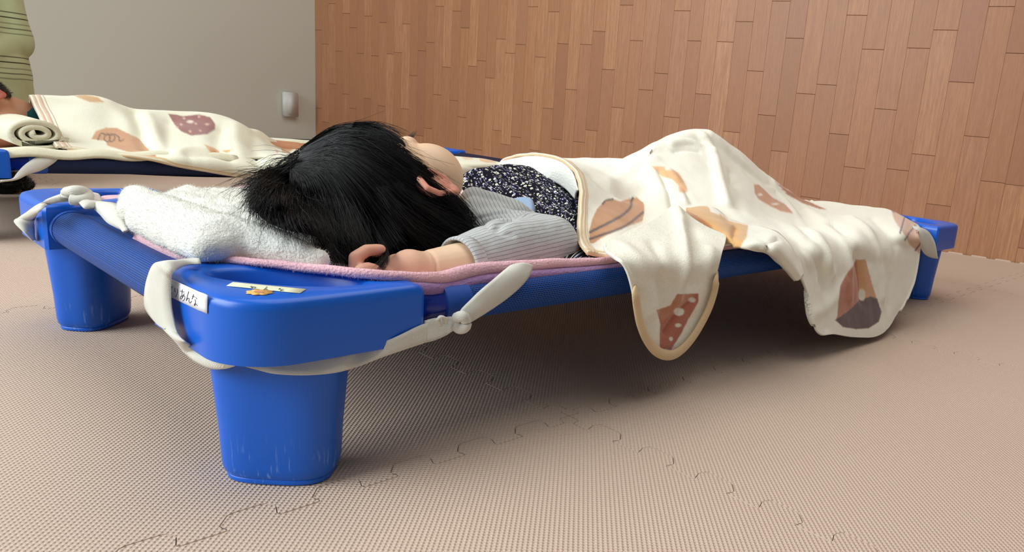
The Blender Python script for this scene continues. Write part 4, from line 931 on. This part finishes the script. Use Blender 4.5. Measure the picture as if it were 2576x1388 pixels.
L_ = [([(1481, 590), (1541, 560), (1580, 531), (1590, 503)], 6.5, DK), ([(1481, 607), (1541, 588), (1580, 567), (1615, 540)], 6, DK), ([(1513, 518), (1522, 509), (1538, 507)], 5, DK), ([(2275, 545), (2262, 590)], 3.5, (84, 66, 70)), ([(2300, 572), (2272, 602)], 3.5, (84, 66, 70)), ([(2312, 608), (2298, 630)], 3.5, (84, 66, 70)), ([(2238, 526), (2248, 538)], 3, (84, 66, 70))]
E_ = [((1909, 493), (5, 3), WH), ((1947, 517), (8, 2.5), WH), ((2163, 742), (9, 16), (222, 216, 196))]
paint(sh_, CREAM, P_, L_, E_); off_obj(sh_, bl0); sh_.parent = bl
fibres('fleece_pile', sh_, 26000, .0013, .00013, M['binding'] if False else M['cream'], bl, seed=6)
o = edge_strip('hem_binding', S[:, 28:], .0135, None, M['binding'], lift=.0020); off_obj(o, bl0); o.parent = bl
T_ = np.swapaxes(S, 0, 1)[::-1][:, 0:104]; o = edge_strip('hem_binding', T_, .0075, None, M['binding'], lift=.0018); off_obj(o, bl0); o.parent = bl
# inside of the turned-back edge over the chest
S2 = grid_from([[(1262, 408, .415), (1258, 412, .40), (1250, 420, .36)], [(1335, 395, .335), (1325, 408, .33), (1310, 432, .31)], [(1400, 403, .267), (1385, 420, .27), (1372, 446, .275)], [(1440, 430, .215), (1428, 446, .225), (1420, 470, .24)], [(1457, 478, .165), (1452, 485, .18), (1450, 500, .20)]], None, 10, 6)
i_ = grid_obj('blanket_lining', S2, M['towel'], None, .002, -1); off_obj(i_, bl0); i_.parent = bl; i_['label'] = 'white inner face of the turned-back blanket edge'
# corner that folds over the rail and hangs down
def fl(px, py, k=.10):
    rl = np.interp(px, RX, RYL); t = (rl-py)/130.0
    return aty(px, py, -.016+(k*max(t, 0)**1.0))
FG = [[(1518, 613), (1568, 586), (1632, 556), (1696, 517), (1722, 531), (1775, 566), (1828, 590)],
      [(1525, 630), (1575, 615), (1640, 600), (1700, 580), (1724, 585), (1775, 605), (1824, 612)],
      [(1545, 646), (1582, 650), (1640, 655), (1695, 655), (1718, 657), (1766, 658), (1812, 650)],
      [(1572, 668), (1598, 700), (1645, 712), (1690, 718), (1713, 720), (1760, 715), (1803, 700)],
      [(1599, 750), (1616, 765), (1648, 778), (1688, 785), (1708, 786), (1750, 778), (1792, 750)],
      [(1610, 805), (1625, 822), (1652, 834), (1684, 840), (1702, 840), (1734, 832), (1765, 812)],
      [(1632, 858), (1645, 872), (1661, 882), (1679, 888), (1692, 886), (1710, 878), (1732, 860)]]
S = loft(np.array([[fl(*p) for p in c] for c in FG]), 30, 28)
S = displace(S, [([(1700, 520), (1722, 590), (1716, 680), (1702, 760)], .006, .008), ([(1735, 560), (1750, 640), (1740, 720)], -.004, .008), ([(1560, 610), (1620, 680), (1640, 800)], .003, .010), ([(1640, 600), (1665, 700), (1672, 800)], -.0028, .007), ([(1752, 748), (1705, 790), (1672, 840)], -.0035, .004), ([(1790, 620), (1770, 700), (1745, 780)], .003, .008)], ((14, .0022), (40, .0010)), 5.0)
fo = grid_obj('hanging_corner', S, M['fleece'], None, .0032, -1)
paint(fo, CREAM, [([(1652, 780), (1686, 769), (1704, 740), (1757, 738), (1757, 760), (1732, 802), (1714, 838), (1688, 880), (1660, 876), (1659, 854), (1661, 814)], (184, 112, 92)), ([(1652, 780), (1686, 769), (1704, 740), (1752, 742), (1710, 772), (1668, 808)], (196, 136, 106))], [], [((1708, 784), (13, 10), WH), ((1741, 754), (9, 6), WH), ((1706, 818), (8, 5), WH), ((1688, 852), (5, 5), WH)]); off_obj(fo, bl0); fo.parent = bl
fibres('fleece_pile', fo, 9000, .0013, .00013, M['cream'], bl, seed=7)
hp2 = [(1802, 690), (1802, 705), (1797, 735), (1784, 775), (1764, 815), (1742, 850), (1718, 877), (1694, 892), (1670, 892), (1646, 878), (1626, 850), (1611, 812), (1603, 770), (1599, 735), (1597, 722)]
o = tube_obj('hem_binding', crom(np.array([aty(x, y, -.020 if 0 < i < len(hp2)-1 else -.006) for i, (x, y) in enumerate(hp2)]), 8), .0052, M['binding'], None, 14, .42, up=(0, 1, 0)); off_obj(o, bl0); o.parent = bl
# rolled fold between the corner and the big drape
RG = [[(1726, 527), (1726, 538), (1730, 552), (1740, 562)], [(1765, 524), (1768, 545), (1772, 562), (1782, 582)], [(1802, 530), (1806, 558), (1812, 582), (1822, 604)], [(1835, 556), (1838, 580), (1840, 600), (1842, 618)], [(1878, 570), (1878, 590), (1878, 612), (1876, 628)], [(1915, 576), (1912, 598), (1908, 616), (1904, 628)], [(1955, 592), (1948, 615), (1940, 632), (1934, 638)], [(1988, 622), (1980, 645), (1972, 658), (1964, 662)], [(2008, 662), (2000, 675), (1994, 684), (1990, 686)], [(2014, 690), (2010, 696), (2006, 700), (2004, 702)]]
prof = [.0, .014, .015, .0]
S = loft(np.array([[aty(px, py, cot_pt(px, min(py, 640), 380, .26)[1]-.008-prof[j]) if True else 0 for j, (px, py) in enumerate(c)] for c in RG]), 12, 10)
S[..., 1] = np.minimum(S[..., 1], .20); S = displace(S, [([(1850, 570), (1842, 600), (1846, 618)], -.003, .004), ([(1955, 600), (1925, 625)], -.003, .004)], ((24, .0022), (60, .0008)), 8.0)
ro = grid_obj('rolled_fold', S, M['fleece'], None, .003, -1)
paint(ro, CREAM, [([(1700, 500), (1770, 520), (1806, 540), (1830, 560), (1880, 572), (1877, 602), (1860, 632), (1830, 640), (1700, 640)], (220, 172, 112)), ([(1726, 535), (1745, 545), (1790, 572), (1815, 600), (1780, 600), (1720, 560)], (188, 128, 84)), ([(1780, 522), (1810, 534), (1806, 546), (1786, 538)], CREAM)]); off_obj(ro, bl0); ro.parent = bl
# ------------------------------------------------------------------ second cot: pad, child, blanket, rolled towel
c20 = (.5, 1.3, .14)
pad2 = thing('sleeping_pad', 'cream fleece pad under the child on the rear cot', 'pad', c20, 0, 'sleeping pads on the cots')
xs = np.linspace(-.02, 1.165, 110); ys = np.linspace(1.046, 1.572, 50); X, Y = np.meshgrid(xs, ys, indexing='ij')
e = np.minimum((Y-1.046)/.1, (1.572-Y)/.1).clip(0, 1); Z = .1385-.016*e
V = np.stack([X, Y, Z], -1); bump = nz(V.reshape(-1, 3), 9, 4).reshape(X.shape); Z = Z+.004*bump+.014*np.exp(-((X-1.02)/.05)**2-((Y-1.30)/.10)**2)+.003*np.exp(-((X-.80)/.06)**2-((Y-1.5)/.05)**2)
S = np.stack([X, Y, Z], -1); o = grid_obj('pad_sheet', S, M['fleece'], None, .005, 0)
paint(o, (232, 230, 206), [([(1160, 396), (1172, 390), (1185, 392), (1190, 400), (1170, 402)], (230, 190, 150)), ([(1205, 398), (1222, 396), (1240, 402), (1248, 410), (1222, 409), (1208, 405)], (228, 180, 130))]); off_obj(o, c20); o.parent = pad2
# near edge of the pad draped over the rail at the head end
S = np.array([[ (x, 1.052-.017*math.sin(a)-.0, .139+.0175*(math.cos(a)-1)+.004+.002*math.sin(x*70)) for a in np.linspace(-.4, 1.2, 8)] for x in np.linspace(.0, .42, 40)])
o = grid_obj('pad_edge', S, M['cream'], None, .005, 0); off_obj(o, c20); o.parent = pad2
A = [aty(112, 384, 1.045), aty(80, 402, 1.036), aty(58, 418, 1.032), aty(42, 436, 1.030), aty(30, 450, 1.026), aty(0, 453, 1.020)]
B = [aty(158, 386, 1.045), aty(138, 408, 1.036), aty(105, 428, 1.032), aty(72, 438, 1.030), aty(42, 452, 1.026), aty(0, 458, 1.020)]
ribbon('elastic_strap', A, B, parent=pad2, org=c20, bulge=.002)

# child on the rear cot: turn the shared head frame
K0 = (.4, 1.3, .14); kid = thing('person', 'sleeping child with short black hair and teal collar on the rear cot', 'child', K0)
HC = np.array([0.074, 1.295, 0.172]); hC = np.array([-.95, .12, .26]); hC /= np.linalg.norm(hC); hF = np.array([-.25, -.36, -.86]); hF -= hC*(hF@hC); hF /= np.linalg.norm(hF); hN = np.cross(hC, hF)
if hN[2] < 0: hN = -hN
HR = (tuple(hC), tuple(hN), tuple(hF))
pr = head_prims()+[('c', hp_(-.04, 0, -.02), (.17, 1.295, .160), .042, .040), ('c', (.19, 1.30, .148), (.48, 1.31, .142), .042, .036), ('c', (.22, 1.24, .138), (.46, 1.26, .138), .026, .026), ('c', (.22, 1.38, .140), (.46, 1.36, .140), .030, .030),
      ('c', (.48, 1.29, .138), (.58, 1.31, .134), .030, .024), ('c', (.58, 1.31, .134), (.66, 1.32, .132), .022, .018), ('c', (.48, 1.35, .138), (.60, 1.38, .134), .030, .024), ('c', (.60, 1.38, .134), (.70, 1.40, .132), .022, .018),
      ('c', (.66, 1.32, .132), (.69, 1.33, .136), .016, .012), ('c', (.70, 1.40, .132), (.73, 1.41, .136), .016, .012), ('c', (.22, 1.24, .140), (.38, 1.20, .138), .018, .015),
      ('c', (.22, 1.38, .142), (.40, 1.44, .138), .018, .015)]
kb = fuse('body', pr, .003, M['skin2'], None, smooth=4); V = coords(kb); fl = np.clip(1-np.linalg.norm(V-hp_(-.045, .03, .03), axis=1)/.05, 0, 1)*.7
set_attr(kb, 'flush', fl); off_obj(kb, K0); kb.parent = kid
ear(1, kid, K0, M['skin2'], .9, .80)
mo = fuse('lips', [('c', hp_(-.0645, -.011, .0420), hp_(-.0645, .011, .0420), .0034, .0034), ('c', hp_(-.0710, -.009, .0385), hp_(-.0710, .009, .0385), .0030, .0030)], .0011, M['lip'], None, smooth=3); off_obj(mo, K0); mo.parent = kid
hcap = fuse('hair', [('e', hp_(.004, 0, -.012), HR, (.078, .072, .072))], .003, M['hair'], None, smooth=1)
V = coords(hcap); bm = bmesh.new(); bm.from_mesh(hcap.data)
def off2(co):
    q = np.array(co)-HC; c, n_, f_ = q@hC, abs(q@hN), q@hF
    return (f_ > -.024-.3*max(0, -c) and c < .05) or (c < -.050+0.35*max(0, -f_)*0) 
bmesh.ops.delete(bm, geom=[v for v in bm.verts if off2(v.co)], context='VERTS'); bm.to_mesh(hcap.data); bm.free()
V = coords(hcap); fibres('short_hair', hcap, 7000, .004, .0003, M['hair'], hcap, lean=tuple(-hC*1.2), jitter=.25, seed=8)
for q in [hcap]+list(hcap.children): off_obj(q, K0)
hcap.parent = kid
S = tube_grid([(.148, 1.295, .160), (.160, 1.295, .158), (.19, 1.30, .150), (.24, 1.30, .146)], [.0435, .0455, .047, .046], 32)
M['teal'] = plain('teal_jersey', (10, 84, 88), 0.85, noise_scale=120, bump=.2)
o = mesh_obj('shirt', S.reshape(-1, 3)-np.array(K0), grid_faces(4, 32, wrapv=True), M['teal'], kid); add_solid(o, .003, 0)

# printed blanket over the rear child
R2X = np.array([31, 300, 560, 835, 1130, 1400]); R2Y = np.array([382, 392, 399, 407, 411, 418])
def c2(px, py, sil, yc):
    rl = np.interp(px, R2X, R2Y); t = (rl-py)/(rl-sil)
    return aty(px, py, 1.030-.004*min(1, -t*3)) if t <= 0 else aty(px, py, 1.030+(yc-1.030)*t**.9)
B2 = [(1.28, [(75, 245), (86, 268), (100, 298), (114, 328), (128, 352), (142, 372)]), (1.29, [(150, 240), (150, 270), (155, 300), (165, 335), (182, 360), (200, 378)]), (1.30, [(230, 243), (230, 275), (235, 310), (242, 340), (250, 365), (258, 383)]),
      (1.30, [(295, 266), (296, 290), (302, 320), (310, 350), (318, 375), (322, 391)]), (1.29, [(345, 280), (348, 302), (354, 330), (360, 360), (366, 385), (372, 401)]), (1.30, [(420, 282), (420, 300), (425, 335), (430, 365), (436, 395), (440, 417)]),
      (1.30, [(500, 287), (500, 310), (505, 340), (510, 370), (515, 405), (516, 430)]), (1.29, [(575, 300), (575, 322), (578, 350), (582, 380), (588, 415), (592, 443)]), (1.29, [(640, 328), (640, 345), (642, 368), (646, 395), (650, 425), (652, 450)]),
      (1.42, [(700, 360), (700, 368), (702, 384), (705, 405), (708, 430), (712, 452)]), (1.46, [(765, 367), (768, 376), (772, 390), (778, 410), (782, 432), (786, 450)]), (1.46, [(850, 374), (850, 384), (852, 395), (855, 410), (858, 430), (860, 446)]), (1.44, [(950, 384), (950, 390), (952, 402), (955, 412), (958, 422), (960, 440)]), (1.30, [(1050, 391), (1050, 397), (1052, 405), (1055, 416), (1058, 430), (1060, 448)]), (1.24, [(1130, 397), (1132, 402), (1134, 409), (1136, 420), (1138, 436), (1140, 452)]), (1.16, [(1200, 403), (1200, 408), (1202, 414), (1204, 424), (1206, 438), (1208, 456)]), (1.10, [(1256, 411), (1257, 414), (1258, 419), (1260, 428), (1262, 442), (1264, 460)])]
G = []
for yc, pts in B2:
    q = [c2(px, py, pts[0][1], yc) for px, py in pts]; q[0] = aty(pts[0][0], pts[0][1], yc); p = q[0]
    G.append([p+np.array([.02, .55-0*p[1]+1.0-p[1] if False else max(.05, 1.55-p[1]), 0])*np.array([1, 1, 0])+np.array([0, 0, .145-p[2]]), p+np.array([.01, .07, -.022])]+q)
S = loft(np.array(G), 34, 12)
S = displace(S, [([(340, 282), (352, 330), (372, 385)], -.007, .014), ([(365, 290), (385, 340), (410, 385)], .006, .014), ([(270, 262), (300, 290), (330, 340)], .004, .02), ([(430, 300), (415, 350), (420, 395)], -.005, .014), ([(560, 320), (545, 360), (560, 400)], -.006, .016), ([(590, 310), (590, 360), (600, 400)], .006, .016), ([(620, 330), (640, 375), (650, 420)], -.006, .014), ([(440, 390), (480, 385), (540, 392)], .006, .010), ([(470, 400), (520, 402), (580, 408)], -.004, .010), ([(690, 372), (712, 392)], -.006, .012)], ((7, .006), (16, .0035)), 12.0)
b20 = (.4, 1.3, .15); blk = thing('fleece_blanket', 'cream fleece blanket printed with donuts over the child on the rear cot', 'blanket', b20, 0, 'printed fleece blankets')
o = grid_obj('blanket_sheet', S, M['fleece'], None, .004, -1)
MR = (152, 98, 94)
paint(o, (236, 236, 214), [([(1160, 398), (1172, 392), (1185, 394), (1190, 404), (1170, 406)], (232, 196, 160)), ([(1205, 402), (1222, 400), (1240, 406), (1248, 414), (1222, 413), (1208, 409)], (228, 184, 138)), ([(422, 291), (440, 292), (460, 297), (500, 292), (528, 299), (540, 315), (538, 330), (520, 342), (480, 346), (455, 335), (440, 318)], MR), ([(230, 355), (240, 335), (265, 326), (295, 327), (320, 340), (345, 352), (390, 392), (395, 403), (370, 400), (330, 390), (270, 372), (265, 360)], (206, 154, 112)),
      ([(185, 246), (215, 243), (245, 249), (262, 262), (225, 261)], (208, 168, 122)), ([(513, 368), (535, 376), (552, 386), (545, 393), (528, 388)], (224, 164, 106)), ([(556, 384), (572, 382), (588, 380), (574, 390)], (224, 164, 106)), ([(705, 374), (722, 366), (736, 380), (726, 390), (710, 388)], (206, 160, 112)), ([(690, 380), (700, 384), (696, 390)], (220, 160, 150))],
      [([(246, 357), (252, 342), (262, 343), (262, 357), (272, 362), (276, 350), (268, 341), (262, 348), (272, 343), (285, 344), (288, 355), (278, 362), (275, 350), (285, 343), (298, 350), (300, 360), (310, 357)], 2.6, (92, 62, 50))], [((478, 311), (8, 4), (235, 220, 205)), ((500, 298), (3, 2), (225, 190, 170)), ((462, 302), (3, 2), (225, 190, 170)), ((478, 335), (3, 3), (220, 180, 150)), ((503, 333), (3, 2), (220, 180, 150)), ((520, 317), (4, 2), (225, 190, 170)), ((456, 318), (3, 2), (225, 190, 170)), ((492, 316), (3, 2), (225, 190, 170)), ((445, 325), (3, 2), (215, 170, 140))])
off_obj(o, b20); o.parent = blk
M['rosebind'] = m_fleece('rose_binding', None, (214, 184, 160))
h = edge_strip('hem_binding', S[:, 22:], .022, None, M['rosebind'], lift=.0030); off_obj(h, b20); h.parent = blk
T_ = np.swapaxes(S, 0, 1)[::-1][:, 16:400]; h = edge_strip('hem_binding', T_, .012, None, M['binding'], lift=.0025); off_obj(h, b20); h.parent = blk
# rolled towel: a spiral sheet seen from its end
t0 = tuple(aty(90, 362, 1.10)); rt = thing('rolled_towel', 'rolled cream towel beside the face of the rear child', 'towel', t0)
sp = []
for k in range(60):
    a = k/59*2*math.pi*2.6; rr = .0035+.0039*a/ (2*math.pi)*2.4; sp.append((rr*math.cos(a+2.2)*1.45, rr*math.sin(a+2.2)*.85))
sp += [(sp[-1][0]-.02, sp[-1][1]-.006), (sp[-1][0]-.06, -.016)]
S = np.array([[(x-.004*j*0, -.02+.022*j, z+.0) for j in range(8)] for x, z in sp]); S = S+np.array([0, 0, 0]); S[..., 2] -= S[..., 2].min()-0; S[..., 2] += (.1435-t0[2])
o = grid_obj('towel_sheet', S, M['cream'], rt, .0082, 0)
# dark knitted sock left on the mat behind the first cot
k0 = tuple(atz(20, 463, 0)); sk = thing('dark_sock', 'dark crumpled sock lying on the mat under the rear cot bracket', 'sock', k0)
pr = [('c', atz(-30, 462, .020), atz(25, 460, .022), .022, .020), ('c', atz(25, 458, .022), atz(66, 462, .015), .020, .014), ('c', atz(10, 448, .04), atz(50, 448, .036), .014, .012)]
M['sockm'] = m_terry('dark_green_knit', (16, 24, 18), (28, 36, 26))
o = fuse('sock_body', pr, .003, M['sockm'], None, smooth=4); V = coords(o); V += vnormals(o)*(.004*nz(V, 60))[:, None]; set_coords(o, V); off_obj(o, k0); o.parent = sk; fibres('knit_fuzz', o, 2500, .006, .0006, M['sockm'], sk, seed=12)

# ------------------------------------------------------------------ adult kneeling behind the rear cot
A0 = (.165, 2.12, 0); ad = thing('person', 'adult in a pale green striped shirt sitting on the mat at the far left', 'adult', A0)
ax_, ay_ = A0[0], A0[1]; HC = np.array([ax_-.02, ay_-.08, .80]); hC = np.array([0, 0, 1.0]); hF = np.array([-.30, -.95, 0]); hF /= np.linalg.norm(hF); hN = np.cross(hC, hF); HR = (tuple(hC), tuple(hN), tuple(hF))
hp_a = [( 'e', HC+(np.array(p[1])-HC)*1.28, p[2], tuple(1.28*q for q in p[3])) for p in head_prims()]
q = lambda x, y, z: (ax_+x, ay_+y, z)
pr = hp_a+[('c', q(-.01, -.04, .70), q(0, 0, .58), .052, .058), ('c', q(-.02, 0, .55), q(0, .02, .18), .100, .130), ('c', q(-.12, 0, .56), q(.08, 0, .56), .062, .056), ('c', q(-.09, 0, .11), q(-.20, -.32, .085), .080, .062), ('c', q(.05, 0, .11), q(.0, -.32, .085), .080, .062),
      ('c', q(-.20, -.32, .075), q(-.10, .10, .055), .060, .042), ('c', q(.0, -.32, .075), q(.04, .10, .055), .060, .042), ('c', q(.080, 0, .55), q(.118, -.04, .33), .044, .038), ('c', q(.115, -.04, .33), q(-.03, -.22, .24), .036, .028), ('c', q(-.135, 0, .55), q(-.18, -.03, .33), .048, .040), ('c', q(-.18, -.03, .33), q(-.14, -.22, .24), .038, .028)]
for sx in (1, -1):
    wx = -.03 if sx > 0 else -.14; pr.append(('c', q(wx, -.22, .24), q(wx, -.285, .225), .028, .030))
    for k in range(4): pr.append(('c', q(wx+(-.024+.016*k), -.29, .222), q(wx+(-.026+.017*k), -.345+.005*abs(k-1), .205), .0105, .0085)); pr.append(('c', q(wx+(-.026+.017*k), -.345+.005*abs(k-1), .205), q(wx+(-.026+.017*k), -.365, .185), .0085, .007))
    pr.append(('c', q(wx-.024*sx, -.26, .225), q(wx-.045*sx, -.31, .205), .011, .008))
o = fuse('body', pr, .006, M['skin'], None, smooth=4); set_attr(o, 'flush', np.full(len(o.data.vertices), .15)); off_obj(o, A0); o.parent = ad
def m_shirt():
    m = NT('striped_shirt', .9, spec=.1, sheen=.1); v = m.obj(); x, y, z = m.xyz(v); w = m.math('ADD', z, m.math('MULTIPLY', m.noise(v, 5, 2), .012))
    f = m.math('FRACT', m.math('DIVIDE', m.math('SUBTRACT', w, .018), .1085)); c = m.mix(m.noise(v, 14, 3), lin((196, 204, 160)), lin((182, 192, 148)))
    for a, k in ((.06, .55), (.17, .75), (.28, .5), (.41, .95), (.53, .8)): c = m.mix(m.math('MULTIPLY', m.math('LESS_THAN', m.math('ABSOLUTE', m.math('SUBTRACT', f, a)), .0135), k), c, lin((62, 62, 48)))
    m.col(c); m.bump(m.noise(v, 300, 2), .2, .0006); return m.m
M['shirt'] = m_shirt()
pr = [('c', q(-.02, 0, .54), q(0, .0, .25), .112, .166), ('c', q(0, .0, .24), q(0, .0, .16), .168, .168), ('c', q(-.12, 0, .565), q(.085, 0, .565), .072, .066), ('c', q(.080, -.01, .55), q(.118, -.04, .33), .060, .054), ('c', q(.115, -.04, .33), q(-.03, -.20, .235), .050, .040), ('c', q(-.135, 0, .55), q(-.18, -.03, .33), .060, .052), ('c', q(-.18, -.03, .33), q(-.14, -.20, .235), .050, .040)]
o = fuse('shirt', pr, .005, M['shirt'], None, smooth=5); V = coords(o); V += vnormals(o)*(.004*nz(V, 12)+.0015*nz(V, 30))[:, None]
d = seg_dist(V*np.array([1, 1, 1]), [q(.085, -.16, .60), q(.092, -.16, .38), q(.088, -.16, .16)]); set_coords(o, V); off_obj(o, A0); o.parent = ad
M['slacks'] = plain('dark_slacks', (44, 46, 56), .85, noise_scale=120, bump=.2)
o = fuse('trousers', [('c', q(0, .0, .16), q(0, .02, .13), .140, .130), ('c', q(-.09, 0, .11), q(-.20, -.32, .085), .092, .072), ('c', q(.05, 0, .11), q(.0, -.32, .085), .092, .072), ('c', q(-.20, -.32, .08), q(-.10, .08, .06), .070, .052), ('c', q(.0, -.32, .08), q(.04, .08, .06), .070, .052)], .006, M['slacks'], None, smooth=4); V = coords(o); V[:, 2] = np.maximum(V[:, 2], .001); set_coords(o, V); off_obj(o, A0); o.parent = ad
hc_ = fuse('hair', [('e', HC+np.array([0, .012, .016]), HR, (.118, .096, .108))], .005, M['hair'], None, smooth=1)
bm = bmesh.new(); bm.from_mesh(hc_.data); bmesh.ops.delete(bm, geom=[v for v in bm.verts if ((np.array(v.co)-HC)@hF > .045 and (np.array(v.co)-HC)@hC < .075) or (np.array(v.co)-HC)@hC < -.075], context='VERTS'); bm.to_mesh(hc_.data); bm.free(); off_obj(hc_, A0); hc_.parent = ad
ear_sc = None
